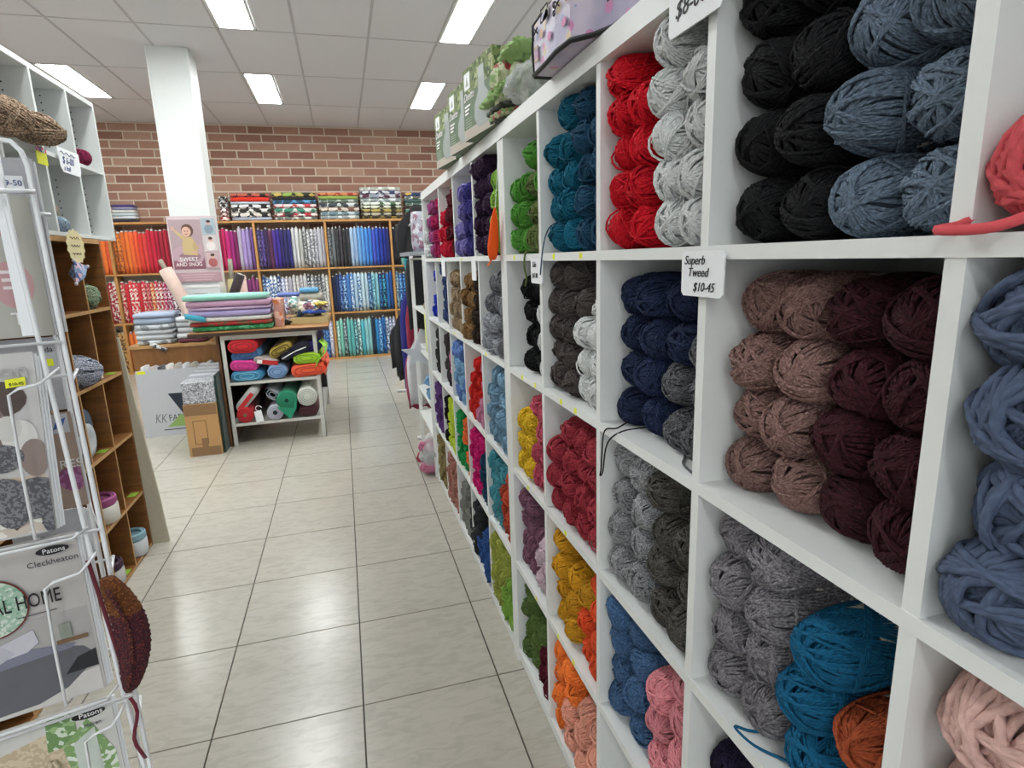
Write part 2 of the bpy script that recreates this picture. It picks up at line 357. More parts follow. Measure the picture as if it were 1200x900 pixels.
def ball_arrays(seed, a, b, r, main, bands, per, K, sides, alpha=2, messy=.5, flat=.9):
    rg = np.random.RandomState(seed); loops = []
    def loop(al, phi, lift, wob):
        t = np.linspace(0, 2*PI, K, endpoint=False)+rg.rand()
        # a great circle passing within angle al of the ball's axis (x)
        n = np.array([math.sin(al), math.cos(al)*math.cos(phi), math.cos(al)*math.sin(phi)])
        e1 = np.cross(n, [0, -math.sin(phi), math.cos(phi)]); e1 /= np.linalg.norm(e1); e2 = np.cross(n, e1)
        d = np.cos(t)[:, None]*e1+np.sin(t)[:, None]*e2
        rho = np.hypot(d[:, 1], d[:, 2]); q = 2.5
        s = ((np.abs(d[:, 0])/a)**q+(rho/b)**q)**(-1/q)
        P = d*s[:, None]
        P *= (1+(lift+wob*np.sin(t*2+rg.rand()*6)+wob*.5*np.sin(t*3+rg.rand()*6))[:, None]/b*1.0)
        # pull the ends in a little round the centre hole
        ax = np.abs(P[:, 0])/a; P[:, 0] *= 1-.05*np.clip((ax-.8)/.2, 0, 1)**2
        P[:, 2] *= flat
        loops.append(P)
    for k in range(main):
        loop(math.radians(alpha+rg.uniform(-1.5, 3)), PI*k/main+rg.uniform(-.3, .3)*PI/main, rg.uniform(-.4, .1)*r, messy*r*.4)
    for g in range(bands):
        al = math.radians(rg.choice([2, 7, 16, 28, 42, 58])+rg.uniform(-2, 5)); ph = rg.uniform(0, 2*PI)
        m = max(2, int(per*rg.uniform(.5, 1.3))); da = 2.1*r/b
        for k in range(m): loop(al+rg.uniform(-.01, .01)+k*.012, ph+k*da, r*(.7+.5*(g % 4)), messy*r*.45)
    for k in range(2): loop(math.radians(rg.uniform(15, 60)), rg.uniform(0, 6.3), r*2.0, messy*r*.9)
    V, F, UV = strands(loops, r, sides)
    # core that closes the gaps between strands
    nu, nv = (16, 10) if sides > 3 else (10, 6); c = MB(); c.ell((0, 0, 0), (a*.88, b*.87, b*.87*flat), nu, nv)
    return V, F, UV, np.array(c.v), c.f
def ball_mesh(name, *args, **kw):
    V, F, UV, CV, CF = ball_arrays(*args, **kw)
    me = D.meshes.new(name); n = len(V)
    faces = F.tolist()+[tuple(i+n for i in f) for f in CF]
    me.from_pydata(np.concatenate([V, CV]).tolist(), [], faces)
    ul = me.uv_layers.new(name='UVMap'); tot = len(me.loops); buf = np.zeros((tot, 2), np.float32); buf[:len(UV)] = UV
    ul.data.foreach_set('uv', buf.ravel()); me.polygons.foreach_set('use_smooth', [True]*len(faces))
    me.materials.append(None); me.update(); return me
AH = .082
def rings(prof, n, sq=1):   # paper band round the middle of a ball
    m = MB(); m.lathe((0, 0, 0), prof, n, 'x'); m.v = [(x, y, z*sq) for x, y, z in m.v]; return m
HI = [ball_mesh('yarn_ball', 11+s, AH, .0450, .0020, 31, 12, 6, 34, 5) for s in range(6)]
HK = [ball_mesh('yarn_ball', 31+s, AH, .0445, .0023, 24, 9, 5, 30, 5, messy=.8) for s in range(5)]
MI = [ball_mesh('yarn_ball', 51+s, AH, .0445, .0027, 20, 7, 4, 20, 4, messy=.7) for s in range(5)]
LO = [ball_mesh('yarn_ball', 71+s, AH, .0450, .0036, 17, 5, 3, 14, 3, messy=.8) for s in range(4)]
CH = [ball_mesh('chunky_ball', 91+s, .088, .050, .0041, 20, 10, 4, 32, 6, messy=.6, alpha=2) for s in range(4)]
BANDM = None
def band_mat():
    m, t, b, N = nt('paper_label'); L = t.links.new; co = N('ShaderNodeTexCoord'); sp = N('ShaderNodeSeparateXYZ'); L(co.outputs['Object'], sp.inputs[0])
    # rows of small grey print on off-white paper
    w1 = N('ShaderNodeTexWave'); w1.inputs['Scale'].default_value = 42; w1.inputs['Distortion'].default_value = 0; w1.bands_direction = 'X'; L(co.outputs['Object'], w1.inputs['Vector'])
    no = N('ShaderNodeTexNoise'); no.inputs['Scale'].default_value = 260; L(co.outputs['Object'], no.inputs['Vector'])
    mu = N('ShaderNodeMath'); mu.operation = 'MULTIPLY'; L(w1.outputs['Fac'], mu.inputs[0]); L(no.outputs['Fac'], mu.inputs[1])
    g = N('ShaderNodeMath'); g.operation = 'GREATER_THAN'; g.inputs[1].default_value = .50; L(mu.outputs[0], g.inputs[0])
    mx = N('ShaderNodeMix'); mx.data_type = 'RGBA'; mx.inputs['A'].default_value = lin('#cfc8bc'); mx.inputs['B'].default_value = lin('#66605c'); L(g.outputs[0], mx.inputs['Factor'])
    L(mx.outputs['Result'], b.inputs['Base Color']); b.inputs['Roughness'].default_value = .5; return m
BANDMAT = band_mat()
BANDME = rings([(.0468, -.004), (.0475, .02), (.0475, .045), (.0462, .062)], 28, .9).mesh('paper_band', BANDMAT, smooth=True)

Y = {  # dye name: (hex, heather, fleck)
 'bright red': ('#cc1024', .05, None), 'pale grey': ('#cdcfce', .08, None), 'bright green': ('#4f8f35', .08, None), 'olive green': ('#5f6e3c', .10, None),
 'teal': ('#0d5f78', .06, None), 'deep blue teal': ('#1c4560', .08, None), 'black': ('#0b0b0d', .10, None), 'black glitter': ('#0c0c0e', .12, '#202023'), 'blue grey': ('#5a6877', .14, '#76879a'), 'coral': ('#d0555c', .06, None),
 'denim blue chunky': ('#525e77', .07, None), 'olive grey chunky': ('#6f6d5c', .08, None), 'dusty brown': ('#755350', .12, '#a08078'), 'burgundy': ('#2f0f17', .16, '#471c26'),
 'navy': ('#141b33', .2, '#2c3a5e'), 'charcoal': ('#3c3d41', .2, '#77787c'), 'taupe': ('#4a4341', .1, None), 'white': ('#d4d6d4', .08, None),
 'pale pink chunky': ('#cfa9a0', .06, None), 'mid grey': ('#67646a', .16, '#9a969b'), 'petrol blue': ('#0e587c', .08, None), 'rust': ('#a24c2c', .08, None),
 'heather grey': ('#727376', .18, '#b8b9bb'), 'dark olive grey': ('#34332f', .15, '#65625c'), 'brick red': ('#97303c', .07, None), 'mustard yellow': ('#d9b22a', .06, None), 'rose pink': ('#b94e62', .08, None),
 'dark purple': ('#211a33', .1, None), 'denim blue': ('#31547f', .18, '#5b7ea6'), 'soft pink': ('#d6878f', .06, None), 'old gold': ('#c68f1f', .07, None), 'orange red': ('#e0532a', .05, None),
 'tangerine': ('#ee7b35', .05, None), 'peach': ('#dd9a85', .06, None), 'mauve': ('#7c5366', .1, None), 'pale lilac': ('#c9b0bb', .08, None), 'moss green': ('#556b35', .08, None), 'wine': ('#561424', .08, None),
 'aubergine': ('#35203b', .06, None), 'lime green': ('#8fbb4e', .06, None), 'lavender': ('#8b82c4', .06, None), 'violet blue': ('#403a86', .06, None), 'crimson': ('#cf1737', .05, None), 'dark maroon': ('#5a1220', .06, None),
 'orchid pink': ('#b0568f', .08, None), 'magenta': ('#b01c58', .05, None), 'snow white': ('#dfe2e2', .03, None), 'royal blue': ('#1c36b8', .05, None), 'airforce blue': ('#3a4a78', .12, None),
 'beige': ('#a48d70', .15, None), 'tan': ('#8d6b42', .1, None), 'dark brown': ('#33261f', .1, None), 'slate grey': ('#54565a', .15, '#8a8c90'), 'silver grey': ('#9fa2a8', .1, None),
 'graphite': ('#3a3b3d', .1, None), 'cocoa': ('#4a3f42', .1, None), 'periwinkle': ('#6f8fd0', .08, None), 'sky blue': ('#8ab6dc', .06, None), 'tomato red': ('#dc2a22', .05, None), 'candy pink': ('#dc8fae', .05, None),
 'ice blue': ('#7fa3bb', .12, None), 'purple': ('#6a4486', .08, None), 'neon yellow': ('#d3ea4a', .03, None), 'emerald': ('#1f9d53', .05, None), 'neon orange': ('#f7793c', .03, None),
 'hot pink': ('#e01f7c', .04, None), 'ink blue': ('#1d4462', .06, None), 'aqua': ('#4f9daa', .08, None), 'terracotta': ('#b3452c', .06, None), 'khaki': ('#97875a', .1, None), 'dusty pink': ('#b98173', .1, None),
 'marled grey': ('#8b8c84', .25, '#c4c4bc'), 'cornflower': ('#355d9c', .1, None), 'chartreuse': ('#a9b04f', .08, None)}
def ym(c): h, he, fl_ = Y[c]; return yarn(h, he, fl_)
ORD = ['first', 'second', 'third', 'fourth', 'fifth', 'sixth', 'seventh']
# each cubby: unit, row, column, name, key, rows from the top (left = far side), options
CUB = [
 ('A', 0, 0, 'top coral', {'c': 'coral'}, ['cc  '], dict(kind='CH', b=.052, pitch=.078, rec=-.005)),
 ('A', 0, 1, 'black and blue-grey', {'k': 'black glitter', 'g': 'blue grey'}, ['kkgg', 'kkgg', 'kkgg', 'kkgg'], dict(kind='HI', b=.0475, pitch=.089, rec=.018)),
 ('A', 0, 2, 'red and pale grey', {'r': 'bright red', 'g': 'pale grey'}, ['r g ', 'rrgg', 'rrgg', 'rrgg', 'rrgg'], dict(kind='HK', pitch=.073, rec=.002)),
 ('A', 0, 3, 'teal', {'t': 'teal', 'b': 'deep blue teal'}, [' tb ', 'ttbb', 'ttbb', 'ttbb', 'ttbb'], dict(kind='HK', pitch=.070, rec=.01)),
 ('A', 0, 4, 'two-green', {'g': 'bright green', 'o': 'olive green'}, ['  g ', 'ggog', 'ggoo', 'ggoo'], dict(kind='HK', pitch=.078, rec=.01)),
 ('A', 1, 0, 'chunky denim', {'d': 'denim blue chunky', 'o': 'olive grey chunky'}, ['dd  ', 'dd  ', 'ddd ', 'ddo '], dict(kind='CH', b=.054, pitch=.083, rec=.012)),
 ('A', 1, 1, 'brown and burgundy tweed', {'b': 'dusty brown', 'r': 'burgundy'}, ['bbrr', 'bbrr', 'bbrr', 'bbrr'], dict(kind='HI', b=.048, pitch=.080, rec=.030)),
 ('A', 1, 2, 'navy and charcoal', {'n': 'navy', 'k': 'charcoal'}, ['nnn ', 'nnnk', 'nnkk', 'nnkk'], dict(kind='HI', b=.046, pitch=.080, rec=.030)),
 ('A', 1, 3, 'taupe and white', {'m': 'taupe', 'w': 'white'}, ['mm  ', 'mmmw', 'mmww', 'mmww', 'mmww'], dict(kind='HK', pitch=.068, rec=.01)),
 ('A', 1, 4, 'black and white', {'k': 'black', 'w': 'white'}, [' kk ', ' kkw', ' kkw', ' kkw'], dict(kind='HK', pitch=.076, rec=.02)),
 ('A', 2, 0, 'chunky pale pink', {'p': 'pale pink chunky'}, ['ppp ', 'ppp ', 'ppp '], dict(kind='CH', b=.062, pitch=.105, rec=.02, scale=1.18)),
 ('A', 2, 1, 'grey, petrol and rust', {'g': 'mid grey', 't': 'petrol blue', 'r': 'rust'}, ['gg  ', 'ggt ', 'ggtr', 'ggtr'], dict(kind='HI', b=.049, pitch=.081, rec=.010)),
 ('A', 2, 2, 'heather grey', {'h': 'heather grey', 'd': 'dark olive grey'}, ['hhd ', 'hhdd', 'hhdd', 'hhdd'], dict(kind='HI', b=.047, pitch=.079, rec=.012)),
 ('A', 2, 3, 'brick red', {'r': 'brick red'}, [' rrr', 'rrrr', 'rrrr', 'rrrr'], dict(kind='HK', pitch=.074, rec=.0)),
 ('A', 2, 4, 'mustard and rose', {'y': 'mustard yellow', 'p': 'rose pink'}, ['  pp', 'yypp', 'yypp', 'yypp'], dict(kind='HK', pitch=.074, rec=.01)),
 ('A', 3, 1, 'dark purple', {'p': 'dark purple'}, ['p   ', 'ppp ', 'pppp'], dict(kind='HI', pitch=.08, rec=.02)),
 ('A', 3, 2, 'denim and pink', {'b': 'denim blue', 'p': 'soft pink'}, ['bb p', 'bbpp', 'bbpp', 'bbpp'], dict(kind='HI', b=.047, pitch=.079, rec=.008)),
 ('A', 3, 3, 'old gold and orange', {'m': 'old gold', 'o': 'orange red'}, ['m  o', 'mmmo', 'mmoo', 'mmoo'], dict(kind='HK', pitch=.077, rec=.01)),
 ('A', 3, 4, 'mauve and lilac', {'m': 'mauve', 'p': 'pale lilac'}, ['mm  ', 'mmmp', 'mmpp', 'mmpp'], dict(kind='HK', pitch=.073, rec=.01)),
 ('A', 4, 2, 'floor-level orange', {'o': 'tangerine'}, ['    ', 'ooo ', 'oooo'], dict(kind='HK', pitch=.078, rec=.01)),
 ('A', 4, 3, 'orange and peach', {'o': 'tangerine', 'p': 'peach'}, ['oo  ', 'oopp', 'oppp', 'oppp'], dict(kind='HK', pitch=.077, rec=.0)),
 ('A', 4, 4, 'moss and wine', {'g': 'moss green', 'w': 'wine'}, ['gg  ', 'gggw', 'ggww', 'ggww'], dict(kind='MI', pitch=.075, rec=.01)),
 ('B', 0, 0, 'aubergine and lime', {'a': 'aubergine', 'l': 'lime green'}, ['aa  ', 'aaal', 'aaal', 'aaal', 'aaal'], dict(kind='MI', pitch=.070, rec=-.01)),
 ('B', 0, 1, 'lavender and violet', {'l': 'lavender', 'v': 'violet blue'}, [' lv ', ' lvv', 'llvv', 'llvv'], dict(kind='MI', pitch=.075, rec=-.01)),
 ('B', 0, 2, 'crimson and maroon', {'c': 'crimson', 'm': 'dark maroon'}, ['  mm', 'ccmm', 'ccmm', 'cccm'], dict(kind='MI', pitch=.078, rec=-.01)),
 ('B', 0, 3, 'white, orchid and magenta', {'w': 'snow white', 'o': 'orchid pink', 'm': 'magenta'}, ['  oom', ' wommm', 'wwoomm', 'wwoomm'], dict(kind='MI', pitch=.080, rec=-.01)),
 ('B', 1, 0, 'slate and silver', {'s': 'slate grey', 'v': 'silver grey'}, ['  ss', ' ssv', ' vvs', 'vvvs'], dict(kind='MI', pitch=.078, rec=-.01)),
 ('B', 1, 1, 'tan and dark brown', {'t': 'tan', 'd': 'dark brown'}, [' ttd', 'tttd', 'ttdd', 'ttdd'], dict(kind='LO', pitch=.074, rec=-.01)),
 ('B', 1, 2, 'beige', {'t': 'beige'}, ['ttt ', 'tttt', 'tttt', 'tttt'], dict(kind='LO', pitch=.074, rec=0)),
 ('B', 1, 3, 'airforce blue', {'t': 'airforce blue'}, ['ttt', 'ttt', 'ttt', 'ttt', 'ttt'], dict(kind='LO', pitch=.070, rec=.02)),
 ('B', 1, 4, 'royal blue', {'t': 'royal blue'}, [' tt', ' tt', 'ttt', 'ttt'], dict(kind='LO', pitch=.074, rec=.02)),
 ('B', 2, 0, 'ice blue', {'i': 'ice blue'}, [' iii', 'iiii', 'iiii', 'iiii'], dict(kind='MI', pitch=.076, rec=0)),
 ('B', 2, 1, 'tomato and candy pink', {'t': 'tomato red', 'p': 'candy pink'}, ['  tp', ' ttp', 'tttp', 'ttpp'], dict(kind='MI', pitch=.074, rec=0)),
 ('B', 2, 2, 'periwinkle and sky blue', {'p': 'periwinkle', 's': 'sky blue'}, ['ppp ', 'ssss', 'sssp', 'ppss'], dict(kind='MI', pitch=.074, rec=.0)),
 ('B', 2, 3, 'cocoa', {'c': 'cocoa', 'p': 'candy pink'}, ['ccc ', 'ccp ', 'ccp ', 'ccp '], dict(kind='LO', pitch=.074, rec=.02)),
 ('B', 2, 4, 'graphite', {'c': 'graphite'}, [' cc ', ' cc ', 'ccc ', 'ccc '], dict(kind='LO', pitch=.074, rec=.02)),
 ('B', 3, 0, 'aqua and terracotta', {'a': 'aqua', 't': 'terracotta'}, ['aaat', 'aatt', 'aatt', 'aatt'], dict(kind='MI', pitch=.074, rec=0)),
 ('B', 3, 1, 'hot pink and ink blue', {'h': 'hot pink', 'i': 'ink blue'}, ['hhh ', 'hhii', 'hhii', 'hhii'], dict(kind='MI', pitch=.074, rec=0)),
 ('B', 3, 2, 'emerald and neon orange', {'e': 'emerald', 'n': 'neon orange'}, ['een ', 'eenn', 'eeen', 'eeen'], dict(kind='MI', pitch=.074, rec=0)),
 ('B', 3, 3, 'neon yellow', {'y': 'neon yellow', 'k': 'black'}, ['kyyy', 'kyyy', 'kyyy', 'kyyy'], dict(kind='MI', pitch=.074, rec=0)),
 ('B', 3, 4, 'purple', {'p': 'purple'}, ['pppp', 'pppp', 'pppp', 'pppp'], dict(kind='LO', pitch=.074, rec=0)),
 ('B', 4, 0, 'chartreuse', {'c': 'chartreuse', 'l': 'lime green'}, ['ccc ', 'cccl', 'ccll', 'ccll'], dict(kind='MI', pitch=.074, rec=-.01)),
 ('B', 4, 1, 'black and cornflower', {'k': 'graphite', 'c': 'cornflower'}, ['kk  ', 'kkcc', 'kccc', 'kccc'], dict(kind='MI', pitch=.074, rec=-.01)),
 ('B', 4, 2, 'marled grey', {'m': 'marled grey', 'k': 'graphite'}, [' mm ', 'mmmk', 'mmmk', 'mmmk'], dict(kind='LO', pitch=.074, rec=0)),
 ('B', 4, 3, 'dusty pink', {'d': 'dusty pink'}, ['dddd', 'dddd', 'dddd', 'dddd'], dict(kind='LO', pitch=.074, rec=-.01)),
 ('B', 4, 4, 'khaki', {'k': 'khaki'}, ['kkkk', 'kkkk', 'kkkk', 'kkkk'], dict(kind='LO', pitch=.074, rec=-.01)),
]
camv = Vector((0, 0, EYE))
def to_px(p):
    d = Vector(p)-camv; z = d.dot(_f); return 600+FPX*d.dot(_r2)/z, 450-FPX*d.dot(_u2)/z, z
MEN = {'HI': HI, 'HK': HK, 'MI': MI, 'LO': LO, 'CH': CH}
balls = []
for unit, row, col, cname, key, rows, opt in CUB:
    ya, yb = (CA[col] if unit == 'A' else (CB0 if row == 0 else CB)[col])
    b = opt.get('b', .045); zt = ZT[row]; fl_ = .9
    for ri, rs in enumerate(rows):
        lv = len(rows)-1-ri; n = len(rs); rs_ = rs
        for cj, ch in enumerate(rs_):
            if ch == ' ': continue
            sw = .006 if lv % 2 else -.006
            y = yb-b-(yb-ya-2*b)*cj/(max(n-1, 1)) + (sw if 0 < cj < n-1 else (abs(sw) if cj == n-1 else -abs(sw))*.5) + random.uniform(-.003, .003)
            z = zt+b*fl_+.002+lv*opt['pitch']*min(1, (ZU[row]-zt-2*b*fl_)/max(.001, (len(rows)-1)*opt['pitch'])) + (random.uniform(-.002, .003) if lv else 0)
            sc = opt.get('scale', 1.0)*b/(.052 if opt['kind'] == 'CH' else .0455)/(opt.get('scale', 1.0))
            x = XS+opt['rec']+AH*max(1, sc)+random.uniform(-.006, .01)
            px, py, dz = to_px((x-AH, y, z)); R = FPX*b/dz
            if px < -R or px > 1200+R*1.5 or py < -R or py > 900+R: continue
            balls.append(dict(c=key[ch], p=(x, y, z), s=sc, kind=opt['kind'], cub=cname, lv=lv, cj=cj, n=n, R=R, unit=unit, row=row))
balls.sort(key=lambda q: -q['R'])
LIM = 292
low = [None]
rest = balls[LIM:]; keep = balls[:LIM]
seen = {}
for q in keep:
    vs = MEN[q['kind']]
    if q['kind'] == 'HI' and q['R'] < 16: vs = MI
    if q['kind'] == 'HK' and q['R'] < 17: vs = MI
    me = random.choice(vs); nm = 'chunky_yarn_ball' if q['kind'] == 'CH' else 'yarn_ball'
    o = D.objects.new(nm, me); COL.objects.link(o); o.location = q['p']
    o.rotation_euler = (random.choice((0, PI))+random.uniform(-.25, .25), random.uniform(-.07, .07), random.uniform(-.12, .12)+(PI if random.random() < .5 else 0))
    o.scale = (max(.95, q['s'])*random.uniform(.96, 1.04), q['s'], q['s'])
    o.material_slots[0].link = 'OBJECT'; o.material_slots[0].material = ym(q['c'])
    lab = '%s yarn ball, layer %s from bottom, %s from left, %s cubby' % (q['c'], ORD[q['lv']], ORD[q['cj']], q['cub'])
    lab = lab.replace('layer %s from bottom' % ORD[q['lv']], 'bottom layer' if q['lv'] == 0 else '%s layer up' % ORD[q['lv']])
    props(o, lab, 'yarn ball', 'yarn balls in the %s cubby' % q['cub'])
    if q['R'] > 26 and q['kind'] != 'CH':
        flip = abs(o.rotation_euler[2]) > 1.5
        bo = D.objects.new('paper_band', BANDME); COL.objects.link(bo); bo.parent = o
        if flip: bo.rotation_euler = (0, 0, PI)
# the farthest balls, past the first few hundred, as one joined mass
V, F, UV, CV, CF = ball_arrays(72, AH, .045, .0036, 22, 4, 3, 14, 3, messy=.8)
base = np.concatenate([V, CV]); bf = F.tolist()+[tuple(i+len(V) for i in f) for f in CF]
if rest:
    cols = sorted({q['c'] for q in rest}); VV = []; FF = []; MM = []
    for k, q in enumerate(rest):
        an = random.uniform(0, 6.28); ca, sa = math.cos(an), math.sin(an)
        Rm = np.array([[1, 0, 0], [0, ca, -sa], [0, sa, ca]]); o = len(base)*k
        VV.append(base @ Rm.T * q['s'] + np.array(q['p'])); FF += [tuple(i+o for i in f) for f in bf]; MM += [cols.index(q['c'])]*len(bf)
    me = D.meshes.new('yarn_heap'); me.from_pydata(np.concatenate(VV).tolist(), [], FF)
    for c in cols: me.materials.append(ym(c))
    me.polygons.foreach_set('material_index', MM); me.polygons.foreach_set('use_smooth', [True]*len(FF)); me.uv_layers.new(name='UVMap')
    me.update(); o = D.objects.new('yarn_heap', me); COL.objects.link(o)
    props(o, 'small far yarn balls in many colours filling the far end of the cube shelving', 'yarn', None, 'stuff')
# loose tails of yarn hanging over the board edges
def strand(pts, r, mat, label, cat='yarn tail', n=5):
    P = [Vector(p) for p in pts]; out = []
    for i in range(len(P)-1):
        a, b, c, d = P[max(i-1, 0)], P[i], P[i+1], P[min(i+2, len(P)-1)]
        for k in range(n):
            t = k/n; out.append(.5*((2*b)+(c-a)*t+(2*a-5*b+4*c-d)*t*t+(3*b-a-3*c+d)*t**3))
    out.append(P[-1]); return single('yarn_tail', MB().tube(out, r, 6), mat, label, cat, tuple(P[0]), smooth=True)
strand([(.575, 1.10, 1.18), (.535, 1.09, 1.166), (.517, 1.115, 1.155), (.515, 1.125, 1.10), (.514, 1.128, 1.06), (.515, 1.135, 1.045), (.515, 1.12, 1.06), (.516, 1.10, 1.13), (.53, 1.06, 1.167), (.57, 1.03, 1.18)], .0017, ym('black'), 'black yarn loop hanging over the board below the navy balls')
strand([(.60, .93, 1.1655), (.565, .88, 1.1655), (.545, .85, 1.165), (.535, .80, 1.165)], .0022, ym('charcoal'), 'short charcoal yarn end lying on the board under the navy balls')
strand([(.56, 1.47, 1.62), (.53, 1.49, 1.60), (.516, 1.50, 1.55), (.514, 1.52, 1.48)], .0018, ym('deep blue teal'), 'dark teal yarn tail hanging beside the small price card under the teal cubby')
strand([(.55, 1.68, 1.545), (.524, 1.68, 1.542), (.517, 1.675, 1.50), (.518, 1.66, 1.47), (.517, 1.67, 1.445)], .0028, ym('olive green'), 'olive yarn tail hanging below the two-green cubby')
strand([(.56, .40, 1.56), (.52, .395, 1.545), (.50, .40, 1.541), (.512, .36, 1.542), (.54, .33, 1.56)], .0048, ym('coral'), 'thick coral yarn end lying on the board at the right edge')
strand([(.60, .60, .82), (.55, .64, .80), (.53, .66, .797), (.535, .62, .797), (.56, .58, .80)], .0022, ym('petrol blue'), 'petrol blue yarn tail lying in front of the grey balls')
# price cards
def card(y0, y1, z0, z1, lines, label, x=.517, th=.0025):
    t = thing('price_card', label, 'price card', (x, (y0+y1)/2, z0))
    m = MB(); c = .006
    pr = [(x, y1-c, z0), (x, y0+c, z0), (x, y0, z0+c), (x, y0, z1-c), (x, y0+c, z1), (x, y1-c, z1), (x, y1, z1-c), (x, y1, z0+c)]
    m.prism(pr, (th, 0, 0)); obj('card', m, PAPER, t)
    for s, y, z, sz in lines: lettering(s, INK, t, (x-.0006, y, z), (0, -1, 0), (0, 0, 1), sz, shear=.25)
    return t
card(.722, .830, 1.462, 1.530, [('Superb', .822, 1.510, .019), ('Tweed', .812, 1.492, .019), ('$10-45', .797, 1.470, .019)], 'white price card handwritten Superb Tweed $10-45 on the post')
lf = MB()
for k in range(4): lf.prism([(.5164, .826-.006*k, 1.466), (.5164, .822-.006*k, 1.478+.003*(k % 2)), (.5164, .819-.006*k, 1.466)], (.0006, 0, 0))
card(.745, .880, 1.846, 1.935, [('$8-00', .862, 1.868, .034)], 'white price card handwritten $8-00 at the top edge of the shelving', x=.513)
card(1.512, 1.612, 1.455, 1.524, [('Sale', 1.598, 1.500, .022), ('$4-90', 1.60, 1.47, .020)], 'small white price card under the teal cubby')
card(3.08, 3.19, 1.44, 1.524, [], 'tiny white price card under the crimson cubby far down the shelving')
card(2.34, 2.42, 1.44, 1.524, [], 'tiny white price card under the aubergine cubby')
# orange crocheted carrot hanging in front of the aubergine cubby
t = thing('crocheted_carrot', 'orange crocheted carrot hanging in front of the aubergine and lime yarn', 'hanging toy', (.50, 1.95, 1.51))
m = MB(); pts = [(.502, 1.94+.02*k/8+.035*(k/8), 1.69-.165*k/8) for k in range(9)]
m.tube(pts, [.003, .008, .012, .014, .016, .018, .019, .018, .012], 10); obj('body', m, yarn('#ef5a1e', .05), t, True)
obj('cord', MB().tube([(.503, 1.94, 1.69), (.512, 1.936, 1.78), (.5205, 1.935, 1.9)], .0008, 5), PAPER, t)
obj('tassel', MB().tube([(.50, 2.0, 1.525), (.498, 2.02, 1.512), (.497, 2.045, 1.504)], .004, 6), yarn('#ef7a4a', .05), t)
# ---------------------------------------------------------------- fabric shelving along the brick wall
FY = 9.70
POSTX = [-4.12, -3.13, -2.17, -1.22, -.20, .79, 1.78]
t = thing('fabric_shelving', 'long pine shelving packed with upright fabric bolts along the brick wall', 'shelving', (-1.2, 9.82, 0)); fsh = t
for x in POSTX: obj('post', MB().box(x-.016, x+.016, FY, FY+.27, 0, 2.18), PINE, t)
for x0, x1 in zip(POSTX, POSTX[1:]):
    for z, th in ((2.18, .03), (1.46, .025), (.755, .025), (.03, .03)):
        obj('shelf_board', MB().box(x0+.016, x1-.016, FY+.002, FY+.27, z-th, z), PINE, t)
obj('kick_board', MB().box(POSTX[0], POSTX[-1], FY+.02, FY+.04, 0, .0), PINE, t) if False else None
def grad(stops, u):
    u = u*(len(stops)-1); i = min(int(u), len(stops)-2); return stops[i] if (u-i) < .5 else stops[i+1]
def name_of(h):
    r, g, b = [int(h[i:i+2], 16) for i in (1, 3, 5)]; mx, mn = max(r, g, b), min(r, g, b); v = mx; s = (mx-mn)/max(mx, 1)
    if s < .16: return 'black' if v < 50 else 'dark grey' if v < 105 else 'grey' if v < 180 else 'white'
    import colorsys; hu = colorsys.rgb_to_hsv(r/255, g/255, b/255)[0]*360
    base = 'red' if hu < 12 or hu > 345 else 'orange' if hu < 42 else 'yellow' if hu < 70 else 'green' if hu < 150 else 'aqua' if hu < 190 else 'blue' if hu < 245 else 'purple' if hu < 290 else 'pink'
    return ('dark ' if v < 110 else 'pale ' if s < .4 else '') + base
